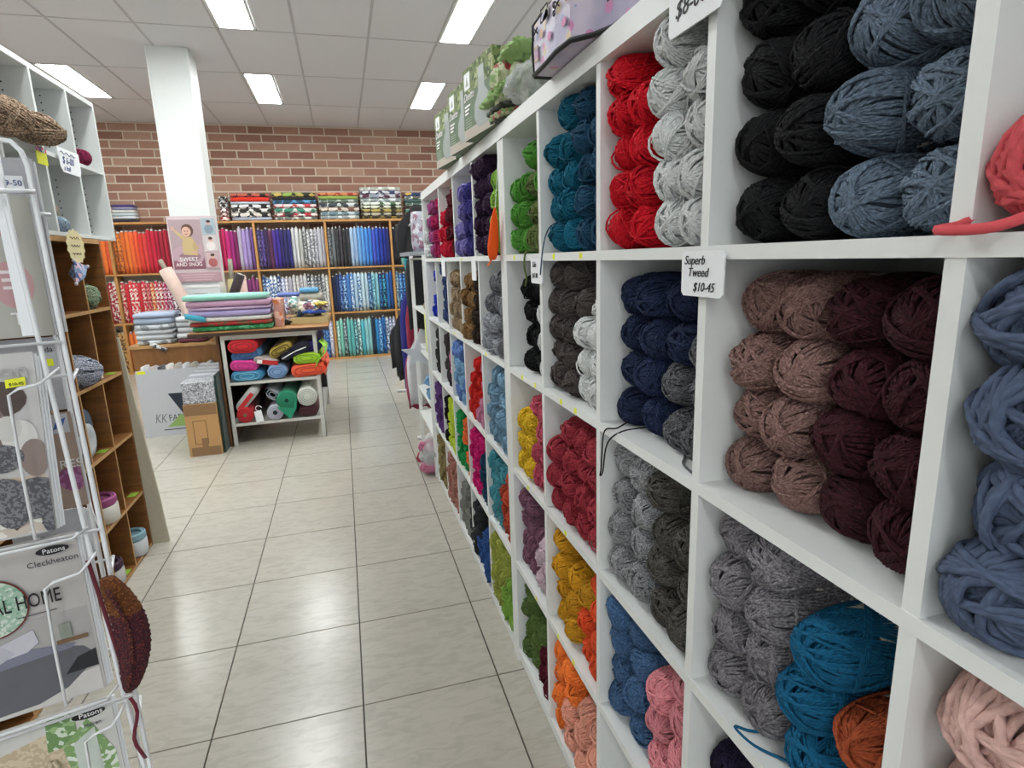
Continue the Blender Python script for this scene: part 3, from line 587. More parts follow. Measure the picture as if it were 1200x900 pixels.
# plain dyes are one colour; (a, b, c) is a print
BAYS = {
 (0, 0): ('outer left', ['#e07a3c', '#e8703c', '#ef7d35', '#e8663a']),
 (0, 1): ('outer left', ['#c02a3a', ('#c22838', '#e8b0a8'), '#b82236', ('#a81c2c', '#e0d0c8'), ('#f0e0dc', '#a8203a')]),
 (0, 2): ('outer left', [('#8a6a48', '#c89c5c'), ('#4a3a2c', '#a88c5c'), ('#caa060', '#6a4830')]),
 (1, 0): ('orange to red', [('#8a4a22', '#c8702c'), ('#b05a24', '#e08a3c'), '#d86a28', '#e87830', '#ea6a34', '#e85a34', '#d83c30', '#d8403c', '#d02c38', '#c42038', '#c81c3c', '#b01838', '#a01c34', '#b02038', '#8c1a2e', '#8a1a30', '#c02038', '#5a1522']),
 (1, 1): ('orange to red', [('#b03840', '#e8c8b8'), '#d02c3c', ('#d8343c', '#f0e4dc'), '#c82c38', ('#c83040', '#f0c8c0'), ('#a83040', '#d88c84'), ('#d05a34', '#f0d8b0'), ('#b83848', '#f0e8e0'), ('#a02048', '#e0b8c8'), ('#98305a', '#d8c8d0'), ('#e8e0e4', '#783048'), ('#f0ecec', '#48202c'), ('#5a1c2c', '#c8a8a8'), '#4a1420']),
 (1, 2): ('orange to red', ['#d8702c', ('#c86428', '#e8b070'), '#e07c34', ('#d06a30', '#b04c20')]),
 (2, 0): ('magenta to lilac', ['#8a1a30', '#6a1a30', '#a01c50', '#b82058', '#c8246c', '#c02478', '#b03088', '#a02878', '#782058', '#b8b0bc', '#b4a8bc', '#b8b4cc', '#a890c8', '#9c88c0', '#8868a8', '#704c90']),
 (2, 1): ('magenta to lilac', ['#8c2c58', '#702848', ('#b0507c', '#e0c0d0'), '#7a2c68', '#8a3c74', '#843a70']),
 (2, 2): ('magenta to lilac', ['#603058', '#8a5a80', '#704068']),
 (3, 0): ('purple to grey', [('#2e2458', '#7a6ca0'), ('#38285c', '#6850a0'), '#3c2450', '#5c2c50', '#4c2c90', '#38248c', '#2c2468', '#2a2460', '#2c2870', '#c8c8cc', '#bcbcc0', '#d0d0d0', '#b8b8b4', ('#b0b0b0', '#505054'), ('#8c8c90', '#d8d8dc'), ('#d0d0d4', '#707078'), ('#c0c0c8', '#888890'), '#bcbcc4', '#b0b0bc']),
 (3, 1): ('purple to grey', [('#203870', '#9cc0d8'), ('#4878b0', '#e8ecf0'), ('#e0e4e8', '#30609c'), ('#283868', '#d0d8e8'), ('#98a0d0', '#e0e0f0'), ('#b0acb8', '#e8e8ec'), '#a8a4b0', ('#b0b0b0', '#d8d4d0'), ('#c8c0c4', '#909098'), '#c0c0c4', ('#303438', '#c8c8cc'), ('#808488', '#e0e0e0'), ('#383c44', '#a8a8ac'), ('#c8c8c8', '#606468'), ('#bcbcb8', '#e8e8e4')]),
 (3, 2): ('purple to grey', [('#2060a8', '#8cc0e8'), ('#1c3c78', '#5c90c8'), ('#b8b8d0', '#e8e8f0')]),
 (4, 0): ('grey to royal blue', [('#484c50', '#8c9094'), '#6c7074', '#3c3c40', ('#303034', '#787c80'), '#48444c', '#2c2c30', '#34343c', '#a4bcd8', '#98b4d8', '#9cc4e4', '#70a4d8', '#5c98d8', '#4c8cd8', '#3c7cd0', '#4458c0', '#2c50b8', '#2444b0', '#2038a0', '#1c2c8c', '#1c2468']),
 (4, 1): ('grey to royal blue', ['#182444', '#1c2c58', ('#1c3470', '#6c94cc'), ('#1c4890', '#a8d0ec'), '#4474b8', ('#5888c0', '#d8e8f4'), '#a8c4dc', ('#c8dce8', '#3c6ca0'), '#b4ccd8', ('#184070', '#88b4d8'), ('#a0d0d8', '#3c8ca8'), '#88c0cc', ('#102c60', '#3c88c0'), ('#0c1c48', '#48b0c8'), '#2c6cb0', '#1c4c98']),
 (4, 2): ('grey to royal blue', [('#8cc8b8', '#e0ece8'), '#7cc0b0', ('#404c54', '#b0c4c8'), '#6cb8b4', '#60b0b0', ('#2c6c7c', '#a8d8d8'), ('#c0dcd8', '#487078'), '#50b0c0', '#8cc4c8', '#1c2c44', '#2c84c0', ('#1c68b0', '#98ccec'), ('#2878c0', '#183c80'), ('#c8d4e0', '#48587c'), ('#6878a0', '#d8dce8'), ('#a8acc8', '#e0e0ec')]),
 (5, 0): ('mint', ['#181828', '#10141c', '#8cc8b8', '#90ccc0', '#84c4b8', '#8ccabc', '#30a0a8', '#2898a8', '#3090a0']),
 (5, 1): ('mint', [('#5c7c98', '#b0c8d0'), ('#1c4890', '#70a8d8'), ('#183870', '#4c90c8'), '#3c7cb8', '#2c70b0', '#2468a8', ('#8cb0c8', '#e0e8ec')]),
 (5, 2): ('mint', [('#8a8c40', '#c8c878'), ('#70783c', '#a8a860'), ('#b8b080', '#e0dcc0')]),
}
SHZ = [(1.46, .60, 'top'), (.755, .59, 'middle'), (.03, .60, 'bottom')]
TIP = plain('#d8d8d4', .6)
for (bay, lev), (bn, stops) in BAYS.items():
    x0, x1 = POSTX[bay]+.02, POSTX[bay+1]-.02; z0, hh, ln = SHZ[lev]
    if bay == 0: x0 = -3.42
    if bay == 1 and lev == 2: x1 = -2.6
    if bay == 2: x0 = -1.80 if lev == 0 else -1.62
    if bay == 3 and lev == 2: x0 = -.42
    if bay == 5: x1 = {0: 1.33, 1: 1.28, 2: 1.05}[lev]
    if bay == 2 and lev == 2: continue
    n = max(3, int((x1-x0)/.054)); pw = (x1-x0)/n
    for i in range(n):
        st = grad(stops, i/(n-1)); x = x0+(i+.5)*pw; w_ = pw*random.uniform(.42, .49); h = hh+random.uniform(-.035, .015); yb_ = FY+.03+random.uniform(-.012, .012)
        mt = cloth(st) if isinstance(st, str) else cloth(st[0], st[1], 45, True, st[2] if len(st) > 2 else None)
        m = MB(); m.slab('z', z0+.002, z0+h, yb_+.10, 0, .095, w_, 6); m.v = [(x+vy, vx, vz) for vx, vy, vz in m.v]
        m.k = 1; m.box(x-.009, x+.009, yb_+.03, yb_+.17, z0+h-.02, z0+h+random.uniform(.012, .028))
        cn = name_of(st if isinstance(st, str) else st[0]); cn = ('printed ' if not isinstance(st, str) else 'plain ')+cn; OW = ORD+'eighth ninth tenth eleventh twelfth thirteenth fourteenth fifteenth sixteenth seventeenth eighteenth nineteenth twentieth'.split()
        single('fabric_bolt', m, [mt, TIP], '%s bolt, %s from left, %s shelf, %s bay' % (cn, OW[i], ln, bn), 'fabric bolt', (x, yb_, z0), 'fabric bolts on the %s shelf of the %s bay' % (ln, bn), smooth=True)
# folded fabrics in stacks on top of that shelving
def fold_stack(x0, x1, y0, y1, z, layers, where, nm='folded_fabric', grp=None, wob=.01):
    n = len(layers)
    for i, (th, st) in enumerate(layers):
        mt = cloth(st) if isinstance(st, str) else cloth(st[0], st[1], 22, True, st[2] if len(st) > 2 else None)
        m = MB(); a = random.uniform(0, .02); m.slab('x', x0+a, x1-random.uniform(0, .02), (y0+y1)/2, z+th/2, (y1-y0)/2-random.uniform(0, .01), th/2-.001, 8, wob)
        cn = name_of(st if isinstance(st, str) else st[0]); cn = cn if isinstance(st, str) else 'printed '+cn
        pos = 'top of' if i == n-1 else 'bottom of' if i == 0 else '%s from bottom in' % (ORD+['eighth', 'ninth', 'tenth'])[i]
        single(nm, m, mt, '%s folded fabric, %s %s' % (cn, pos, where), 'folded fabric', ((x0+x1)/2, (y0+y1)/2, z), grp or 'folded fabrics in %s' % where, smooth=True); z += th
P_ = lambda *a: tuple(a)
fold_stack(-3.06, -2.76, 9.72, 9.95, 2.181, [(.045, '#2c2838'), (.04, '#d0d4d8'), (.045, '#b8c4cc'), (.04, '#c8c8c4'), (.04, '#8c88a8'), (.035, '#4a3a70')], 'the small pile left of the column')
fold_stack(-1.66, -1.53, 9.72, 9.95, 2.181, [(.06, P_('#e8d8d0', '#a02838')), (.06, P_('#d8c8c0', '#703038')), (.06, P_('#f0e8e4', '#602c30')), (.06, P_('#282828', '#d8d8d8')), (.06, P_('#b8b8b8', '#303030')), (.05, P_('#181818', '#c0c0c0'))], 'the narrow pile right of the column')
fold_stack(-1.50, -.95, 9.72, 9.95, 2.181, [(.05, '#a4acc0'), (.065, P_('#181818', '#e0d8d0')), (.06, P_('#e8e4e0', '#302c28')), (.06, P_('#201818', '#e8e8e8')), (.035, '#b8c0cc'), (.07, '#d8301c'), (.05, P_('#281c1c', '#c86454'))], 'the stack with the bright red cloth')
fold_stack(-.92, -.29, 9.72, 9.95, 2.181, [(.05, P_('#c8ccc8', '#686c68')), (.055, P_('#a83038', '#e8dcd8', '#303030')), (.075, P_('#d8dcd4', '#3c7c68')), (.055, P_('#c84048', '#e8d4d4')), (.06, P_('#5c98c8', '#284860')), (.04, '#202020'), (.07, P_('#302c24', '#c8b060', '#8ca850'))], 'the stack with the blue floral cloth')
fold_stack(-.26, .34, 9.72, 9.95, 2.181, [(.06, P_('#d8dcdc', '#909898')), (.06, P_('#c0c8cc', '#688088')), (.06, P_('#785040', '#e0d0c4')), (.07, P_('#d0d4d4', '#404448')), (.05, P_('#b8c0b8', '#607060')), (.05, '#8fa850'), (.05, P_('#a83820', '#d88860'))], 'the stack topped with orange-red cloth')
fold_stack(.36, 1.0, 9.72, 9.95, 2.181, [(.045, P_('#887838', '#302c18')), (.05, P_('#282420', '#b0a898')), (.06, P_('#38301c', '#a89858')), (.05, P_('#28301c', '#d8dcc8')), (.05, P_('#48684c', '#e0e4dc')), (.06, P_('#d8dcdc', '#8c9494')), (.06, P_('#c8c8d0', '#5c3048', '#9098a8')), (.05, P_('#30385c', '#d8d8dc')), (.06, P_('#e4e4e0', '#b0b0a8'))], 'the tallest stack over the blue bolts')
fold_stack(1.05, 1.62, 9.72, 9.95, 2.181, [(.05, '#c8ccc4'), (.05, P_('#2c4c44', '#a8c4b8')), (.05, '#6c9c90'), (.045, P_('#a83850', '#283830')), (.05, P_('#c0c8c4', '#506860')), (.05, '#3c5854'), (.05, P_('#e0e4e0', '#606460')), (.055, P_('#4858a0', '#d8b050', '#303c60'))], 'the stack nearest the yarn shelving')

# ---------------------------------------------------------------- square column with poster
t = thing('column', 'white square column rising to the ceiling behind the fabric table', 'column', (-1.42, 6.9, 0))
obj('shaft', MB().box(-1.595, -1.24, 6.71, 7.07, 0, ZC), plain('#d9dcdb', .5, var=.01), t)
obj('corner_bead', MB().box(-1.60, -1.588, 6.704, 6.716, 0, ZC).box(-1.247, -1.235, 6.704, 6.716, 0, ZC), WHITE, t)
t = thing('poster', 'pink poster of a seated baby, headed SWEET AND SNUG, on the column', 'poster', (-1.41, 6.69, 1.36)); PO = t
i0 = MB(); i0.box(-1.635, -1.19, 6.694, 6.699, 1.375, 2.03); obj('sheet', i0, plain('#cdbcc0', .5), t)
yy = [6.6935]
def patch(pts, hexc, name='print', cx=-1.635, cz=1.375):
    yy[0] -= .0006; m = MB(); m.prism([(cx+a, yy[0], cz+b) for a, b in pts], (0, .0006, 0)); return obj(name, m, plain(hexc, .5), PO)
def disc(a, b, ra, rb, n=18, rot=0):
    return [(a+ra*math.cos(2*PI*i/n)*math.cos(rot)-rb*math.sin(2*PI*i/n)*math.sin(rot), b+ra*math.cos(2*PI*i/n)*math.sin(rot)+rb*math.sin(2*PI*i/n)*math.cos(rot)) for i in range(n)]
patch([(.012, .135), (.30, .135), (.30, .62), (.012, .62)], '#ac969c'); patch([(.012, .135), (.30, .135), (.30, .24), (.012, .22)], '#8d5a6b')
patch(disc(.10, .28, .09, .08), '#b89aa6'); patch(disc(.24, .29, .06, .10), '#b298a2')
patch(disc(.17, .26, .10, .045), '#94727c')                    # legs under the blanket
patch([(.11, .28), (.245, .27), (.235, .40), (.20, .455), (.145, .455), (.115, .40)], '#c2ab7e')  # cardigan
patch([(.125, .42), (.06, .50), (.045, .52), (.058, .53), (.145, .455)], '#c2ab7e'); patch(disc(.045, .535, .016, .022), '#c9a28e')
patch([(.22, .42), (.265, .34), (.22, .31), (.205, .36)], '#b79f72'); patch(disc(.21, .30, .02, .015), '#c9a28e')
patch(disc(.175, .515, .055, .062), '#5f4338'); patch(disc(.165, .503, .042, .048), '#d3ab98'); patch(disc(.152, .508, .005, .006), '#33241f'); patch(disc(.178, .508, .005, .006), '#33241f'); patch(disc(.163, .478, .010, .005), '#a3565a')
for k, (c1, c2, c3) in enumerate([('#9fb0ba', '#7f8f9b', '#cfa898'), ('#c9bfc0', '#dcd6d4', '#cfa898'), ('#bfa6aa', '#a4595c', '#cfa898')]):
    b0 = .47-.165*k; patch([(.312, b0), (.435, b0), (.435, b0+.16), (.312, b0+.16)], c1); patch(disc(.375, b0+.055, .042, .045), c2); patch(disc(.378, b0+.118, .020, .024), c3); patch(disc(.378, b0+.130, .020, .014), '#3c2c28')
patch([(.012, .01), (.435, .01), (.435, .10), (.012, .10)], '#b08f97')
for k in range(3): patch([(.06+.02*k, .075-.025*k), (.38-.02*k, .075-.025*k), (.38-.02*k, .081-.025*k), (.06+.02*k, .081-.025*k)], '#cdb4ba')
PW = plain('#f2f0ee', .5)
lettering('SWEET', PW, PO, (-1.635+.075, yy[0]-.001, 1.375+.215), (1, 0, 0), (0, 0, 1), .055, ext=.001)
lettering('AND SNUG', PW, PO, (-1.635+.035, yy[0]-.001, 1.375+.165), (1, 0, 0), (0, 0, 1), .052, ext=.001, sx=.9)
t = thing('wall_pocket', 'plain white card holder hanging on the column below the poster', 'card holder', (-1.42, 6.69, 1.0))
obj('body', MB().box(-1.615, -1.225, 6.66, 6.708, 1.0, 1.345), plain('#ccd1d4', .4), t); obj('rim', MB().box(-1.62, -1.22, 6.655, 6.662, 1.325, 1.35), WHITE, t)
m = MB(); m.tube([(-1.47+.012*k, 6.658, 1.262+.004*math.sin(k*2.1)) for k in range(11)], .0022, 4); obj('print', m, INK, t)

# ---------------------------------------------------------------- counter with quilts, carton and boxes
t = thing('wooden_counter', 'brown wooden counter behind the big white carton', 'counter', (-1.6, 6.4, 0))
obj('front_panel', MB().box(-1.97, -1.23, 6.2, 6.23, 0, .79), wood('#9c6b3a', '#86592c', 'counter_ply', (8, 3, 3)), t)
obj('worktop', MB().box(-1.99, -1.21, 6.18, 6.68, .79, .82), BROWNE, t); obj('side_panel', MB().box(-1.97, -1.94, 6.23, 6.66, 0, .79), BROWNW, t); obj('side_panel', MB().box(-1.26, -1.23, 6.23, 6.66, 0, .79), BROWNW, t)
fold_stack(-1.93, -1.60, 6.19, 6.60, .822, [(.045, P_('#c8ccd0', '#787c80')), (.05, '#c4c8cc'), (.045, '#b8bcc0'), (.05, P_('#c0c4c8', '#8c9094')), (.06, '#98a4b8'), (.045, '#a4b0c8')], 'the pale blue-topped quilt pile on the counter', 'folded_quilt', wob=.02)
fold_stack(-1.58, -1.32, 6.19, 6.60, .822, [(.035, '#5a2030'), (.06, '#cccdd0'), (.055, '#c4c4c8'), (.05, '#b8bcc0'), (.045, '#c8ccd0')], 'the grey quilt pile beside the table', 'folded_quilt', wob=.015)
m = MB(); m.slab('x', -1.80, -1.66, 6.17, .80, .05, .014, 6); m.rot(0, .5, (-1.73, 6.17, .80), 'Y')
single('hanging_quilt_corner', m, cloth('#c9c9c6', '#35363a', 60), 'striped quilt corner hanging over the counter edge', 'quilt', (-1.73, 6.17, .8), smooth=True)
t = thing('white_carton', 'large open white carton with a triangle logo and fabric lettering on the floor', 'carton', (-1.55, 6.03, 0)); WC = t
CT = plain('#c3c5cb', .6, .05, 60, .03)
obj('side_panel', MB().box(-1.875, -1.21, 5.90, 5.906, 0, .625), CT, t); obj('side_panel', MB().box(-1.875, -1.21, 6.15, 6.156, 0, .625), CT, t)
obj('side_panel', MB().box(-1.881, -1.875, 5.90, 6.156, 0, .61), CT, t); obj('side_panel', MB().box(-1.21, -1.204, 5.90, 6.156, 0, .61), CT, t); obj('bottom_panel', MB().box(-1.875, -1.21, 5.906, 6.15, 0, .01), CT, t)
lettering('KK', plain('#6e6e74', .6), t, (-1.785, 5.8995, .13), (1, 0, 0), (0, 0, 1), .12, shear=.3, sx=.62); lettering('FABRICS', plain('#3a3c42', .6), t, (-1.668, 5.8995, .142), (1, 0, 0), (0, 0, 1), .085, sx=.8)
obj('logo', MB().prism([(-1.645, 5.8992, .40), (-1.30, 5.8992, .40), (-1.53, 5.8992, .18)], (0, .0006, 0)), plain('#202c3a', .6), t)
obj('logo', MB().prism([(-1.685, 5.8986, .085), (-1.44, 5.8986, .085), (-1.56, 5.8986, .20)], (0, .0006, 0)), plain('#8fae62', .6), t)
obj('print', MB().box(-1.72, -1.45, 5.8990, 5.8996, .055, .063), INK, t); obj('sticker', MB().box(-1.865, -1.80, 5.8988, 5.8996, .595, .622), YELLOW, t)
for k in range(9):
    x = -1.83+k*.068; m = MB(); m.slab('z', .02, .635+random.uniform(-.01, .02), 6.03, 0, .10, .018, 6); m.v = [(x+b, a, c) for a, b, c in m.v]
    cc = ['#c8c8c8', '#b4b0ac', '#3c3c40', '#d0ccc8', '#a8a49c', '#c0c0c4', '#9c988c', '#b8b8bc', '#d4d4d4'][k]
    single('remnant_roll', m, cloth(cc), '%s fabric piece standing in the white carton, %s from left' % (name_of(cc), (ORD+['eighth', 'ninth'])[k]), 'fabric piece', (x, 6.03, .02), 'fabric pieces in the white carton', smooth=True)
t = thing('cardboard_box', 'narrow brown cardboard box with tape standing in front of the white carton', 'box', (-1.21, 5.26, 0))
obj('body', MB().box(-1.338, -1.093, 5.13, 5.38, 0, .44), CARD, t)
obj('tape', MB().box(-1.335, -1.096, 5.1285, 5.1299, .345, .438), TAPE, t); obj('tape', MB().box(-1.236, -1.19, 5.1282, 5.1298, 0, .15), TAPE, t); obj('tape', MB().box(-1.32, -1.10, 5.1276, 5.1281, .0, .075), TAPE, t)
m = MB()
for a in ((-1.285, -1.281, .10, .30), (-1.189, -1.185, .10, .30), (-1.285, -1.185, .10, .104), (-1.285, -1.185, .296, .30)): m.box(a[0], a[1], 5.1290, 5.1299, a[2], a[3])
obj('print', m, plain('#5c3c20', .7), t)
single('speckled_wadding', MB().box(-1.335, -1.095, 5.14, 5.38, .441, .615, .01), cloth('#a8aab0', '#6c6e76', 120, True, '#d0d2d8'), 'grey speckled block of wadding on the cardboard box', 'wadding', (-1.21, 5.26, .441))
for k in range(4): single('paper_sheet', MB().box(-1.33+.005*k, -1.10, 5.40+.11*k, 5.50+.11*k, 0, .63+.012*k), plain(['#cfd2d8', '#c4c7cf', '#d4d6da', '#cbced4'][k], .6), 'pale grey board standing behind the speckled wadding, %s from front' % ORD[k], 'board', (-1.21, 5.45+.11*k, 0), 'pale boards behind the wadding')
single('green_bolt', MB().box(-1.088, -1.072, 5.16, 5.80, 0, .66, .004), cloth('#15342a'), 'dark green cloth-covered board beside the cardboard box', 'board', (-1.08, 5.5, 0))
# ---------------------------------------------------------------- white metal table full of felt and fabric
t = thing('metal_table', 'white angle-iron table with wooden top and two shelves of felt', 'table', (-.66, 5.95, 0))
FR = plain('#c9c8c2', .5, .2, 40, .08)
for x in (-1.035, -.30):
    for y in (5.31, 6.60):
        s = .035; m = MB().box(x, x+s, y, y+.004, 0, .965).box(x if x < -.5 else x+s-.004, x+.004 if x < -.5 else x+s, y, y+s, 0, .965); obj('leg', m, FR, t)
for z0, z1 in ((.925, .965), (.535, .56), (.175, .20)):
    obj('rail', MB().box(-1.03, -.268, 5.305, 5.311, z0, z1), FR, t); obj('rail', MB().box(-.272, -.266, 5.311, 6.6, z0, z1), FR, t)
obj('shelf', MB().box(-1.03, -.272, 5.315, 6.6, .545, .558), FR, t); obj('shelf', MB().box(-1.03, -.272, 5.315, 6.6, .185, .198), FR, t)
obj('tabletop', MB().box(-1.26, -.16, 5.27, 6.66, .968, .998), wood('#a8794a', '#8c5f36', 'table_ply', (3, 20, 3)), t); obj('edge_strip', MB().box(-1.262, -.158, 5.262, 5.27, .966, .992), DARKW, t)
obj('side_panel', MB().box(-1.065, -1.045, 5.31, 6.6, 0, .966), wood('#6b4526', '#4c2e18', 'side_ply'), t); obj('back_panel', MB().box(-1.03, -.272, 6.58, 6.59, .2, .96), plain('#2b2624', .9), t)
def felt(x0, x1, z0, z1, h, label, y=5.30, dep=.9, tilt=0, inner=None, name='folded_felt'):
    t_ = thing(name, label, 'felt', ((x0+x1)/2, y, z0)); m = MB(); cx, cz = (x0+x1)/2, (z0+z1)/2; hw, hh = (x1-x0)/2, (z1-z0)/2
    lay = 3
    for q in range(lay):
        k = 1-q*.30; m.slab('y', y+.003*q, y+dep, 0, 0, hw*k, hh*k-.001, 10)
        if q == 0: break
    if tilt: m.rot(0, -tilt, (0, 0, 0), 'Y')
    m.v = [(a+cx, b, c+cz) for a, b, c in m.v]; obj('roll', m, cloth(h), t_, True)
    m = MB()
    for q in (1, 2):   # the folded edge shows as nested lines on the front
        k = 1-q*.3; pts = []
        for i in range(21):
            a = 2*PI*i/21; pts.append((hw*k*math.copysign(abs(math.cos(a))**.7, math.cos(a)), y-.001, hh*k*math.copysign(abs(math.sin(a))**.7, math.sin(a))*.9))
        m.tube(pts, .004, 5, True)
    if tilt: m.rot(0, -tilt, (0, y, 0), 'Y')
    m.v = [(a+cx, b, c+cz) for a, b, c in m.v]; obj('fold_edge', m, cloth(inner or h), t_, True); return t_
felt(-.995, -.74, .80, .925, '#d0242f', 'red folded felt at upper left of the table shelf', inner='#a01822')
felt(-.985, -.72, .735, .83, '#4f86b8', 'blue folded felt under the red felt', y=5.34, tilt=.15, inner='#3a6a9c')
felt(-.995, -.755, .65, .745, '#e0449c', 'hot pink folded felt on the table shelf', inner='#b82c7c', tilt=-.08)
felt(-1.0, -.72, .562, .655, '#3d84ae', 'blue folded felt at the bottom left of the table shelf', inner='#7cc0d8')
felt(-.68, -.46, .765, .855, '#a8923c', 'mustard folded felt leaning at the middle of the table shelf', tilt=.42, inner='#5c4c1c')
felt(-.60, -.31, .745, .845, '#161426', 'black folded felt with a white edge on the table shelf', tilt=.38, inner='#22203a')
single('white_ribbon', MB().tube([(-.565, 5.285, .735), (-.50, 5.283, .77), (-.44, 5.283, .80), (-.36, 5.285, .825)], .005, 5), PAPER, 'white ribbon edge across the black folded felt', 'ribbon', (-.46, 5.285, .78), smooth=True)
felt(-.42, -.225, .755, .865, '#3d2a86', 'purple folded felt at the right of the table shelf', y=5.36, tilt=.3)
felt(-.705, -.53, .562, .69, '#84a4cc', 'pale blue rolled felt at the middle of the table shelf', inner='#5c80ac')
felt(-.49, -.24, .675, .775, '#a6d030', 'lime green folded felt bulging past the table leg', inner='#84a824')
felt(-.52, -.20, .562, .675, '#f0603c', 'coral orange folded felt bulging past the table leg', inner='#c8442a', tilt=.06)
g = [[(-.262+.02*math.sin(u*2), 5.26+.30*v/5+.015*math.sin(u+v), .80-.04*u-.012*v) for u in range(6)] for v in range(6)]
single('lime_cloth', MB().sheet([[( -.25+.05*math.sin(v*1.2)+.005*u, 5.27+.08*u, .87-.055*v) for u in range(4)] for v in range(5)], .006), cloth('#a8e048'), 'neon lime cloth hanging over the table side', 'cloth', (-.22, 5.4, .7), smooth=True)
single('orange_cloth', MB().sheet([[(-.215+.02*math.sin(v*1.4)+.004*u, 5.27+.07*u, .71-.035*v) for u in range(4)] for v in range(5)], .006), cloth('#ff6a48'), 'neon orange cloth hanging over the table side', 'cloth', (-.2, 5.4, .6), smooth=True)
t = thing('wrapped_batting', 'clear bag of batting with a red label on the table shelf', 'wrapped batting', (-.70, 5.3, .68))
m = MB(); m.slab('y', 5.305, 6.0, -.70, .725, .105, .034, 10); m.rot(0, .18, (-.70, 5.3, .725), 'Y'); obj('bag', m, plain('#b5aaa4', .25, .5, 20, .1), t, True)
m = MB().box(-.765, -.60, 5.300, 5.304, .70, .735); m.rot(0, .18, (-.70, 5.3, .725), 'Y'); obj('label', m, plain('#c4242a', .5), t); m = MB().box(-.765, -.725, 5.2985, 5.2995, .702, .733); m.rot(0, .18, (-.70, 5.3, .725), 'Y'); obj('label', m, PAPER, t)
t = thing('wrapped_batting', 'clear bag of white fabric with a red label on the lower table shelf', 'wrapped batting', (-.88, 5.3, .4))
m = MB(); m.slab('y', 5.315, 5.9, -.88, .405, .135, .045, 10); m.rot(0, -.85, (-.88, 5.3, .395), 'Y'); obj('bag', m, plain('#c3c2c0', .2, .6, 20, .1), t, True)
m = MB().box(-.99, -.81, 5.306, 5.311, .385, .42); m.rot(0, -.85, (-.88, 5.3, .395), 'Y'); obj('label', m, plain('#c8262c', .5), t)
def froll(cx, cz, R, r, h, label, y=5.30, dep=1.0, core='#2b2624', tiltx=0):
    t_ = thing('felt_roll', label, 'felt roll', (cx, y, cz-R)); m = MB(); m.lathe((cx, y, cz), [(R*.96, 0), (R, .01), (R, dep)], 22, 'y')
    m.rot(0, tiltx, (cx, y, cz), 'Z'); obj('roll', m, cloth(h), t_, True); m = MB()
    for k in range(2, 5): m.tube([(cx+R*k/5*math.cos(a*PI/10), y-.001, cz+R*k/5*math.sin(a*PI/10)) for a in range(20)], .003, 4, True)
    obj('spiral_edge', m, cloth('#%02x%02x%02x' % tuple(int(int(h[i:i+2], 16)*.8) for i in (1, 3, 5))), t_, True)
    obj('core', MB().lathe((cx, y-.004, cz), [(r, 0), (r, .01)], 14, 'y'), plain(core, .8), t_); return t_
froll(-.914, .27, .068, .016, '#c81e2a', 'red felt roll on the lower table shelf', core='#6c5c48')
froll(-.672, .268, .068, .020, '#c3c4d2', 'white felt roll with a dark core on the lower table shelf', core='#1c1c22')
froll(-.566, .37, .085, .018, '#1f8a68', 'emerald green felt roll on the lower table shelf', y=5.28, core='#0c3c30')
single('felt_flap', MB().prism([(-.65, 5.279, .32), (-.55, 5.276, .20), (-.49, 5.278, .30), (-.485, 5.279, .42), (-.52, 5.279, .30)], (0, -.004, 0)), cloth('#1f8a68'), 'loose flap of the emerald green felt roll', 'felt', (-.55, 5.28, .3))
froll(-.395, .385, .085, .004, '#d3d6cd', 'cream white wadding roll on the lower table shelf', y=5.295, core='#b8bcb4')
felt(-.49, -.31, .20, .295, '#4a1a26', 'maroon folded cloth under the cream roll', inner='#32101a')
felt(-.73, -.63, .34, .50, '#a6aab4', 'pale grey curled felt behind the white roll', y=5.34, tilt=.9)
t = thing('swing_tag', 'white paper tag with a string loop on the lower table shelf', 'tag', (-.797, 5.29, .2))
m = MB().box(-.828, -.768, 5.29, 5.294, .2, .30); m.rot(0, -.12, (-.8, 5.29, .2), 'Y'); obj('tag', m, PAPER, t); obj('string', MB().tube([(-.80+.025*math.cos(a), 5.292, .322+.022*math.sin(a)) for a in [k*.6 for k in range(10)]], .003, 5), PAPER, t)
# things on the table top
def bolt(z0, z1, x0, x1, h, label, y=5.33, h2=None, dep=.17):
    m = MB(); m.slab('x', x0, x1, y+dep, (z0+z1)/2, dep, (z1-z0)/2-.001, 8, .004); single('lying_fabric_bolt', m, cloth(h, h2, 40), label, 'fabric bolt', ((x0+x1)/2, y+dep, z0), 'fabric bolts lying on the table top', smooth=True)
bolt(1.0, 1.040, -1.235, -.62, '#1c7a44', 'green printed fabric bolt at the bottom of the table pile', h2='#58a878')
bolt(1.041, 1.077, -1.25, -.62, '#a02424', 'red printed fabric bolt second from bottom of the table pile', h2='#5c4a2c')
bolt(1.078, 1.115, -1.26, -.625, '#cccac4', 'white fabric bolt in the middle of the table pile')
bolt(1.116, 1.172, -1.25, -.63, '#a89cc8', 'lavender fabric bolt in the table pile')
bolt(1.173, 1.196, -1.25, -.62, '#b8a0c0', 'thin lilac fabric bolt in the table pile')
bolt(1.197, 1.25, -1.26, -.625, '#bc94ae', 'dusty pink fabric bolt in the table pile')
bolt(1.251, 1.30, -1.28, -.64, '#8cc4b4', 'mint green fabric bolt on top of the table pile')
single('teal_cloth', MB().sheet([[(-1.27+.05*u, 5.32-.004*v, 1.16-.022*v-.012*u) for u in range(4)] for v in range(3)], .006), cloth('#3c98b0'), 'small teal cloth poking from the left of the table pile', 'cloth', (-1.2, 5.32, 1.13), smooth=True)
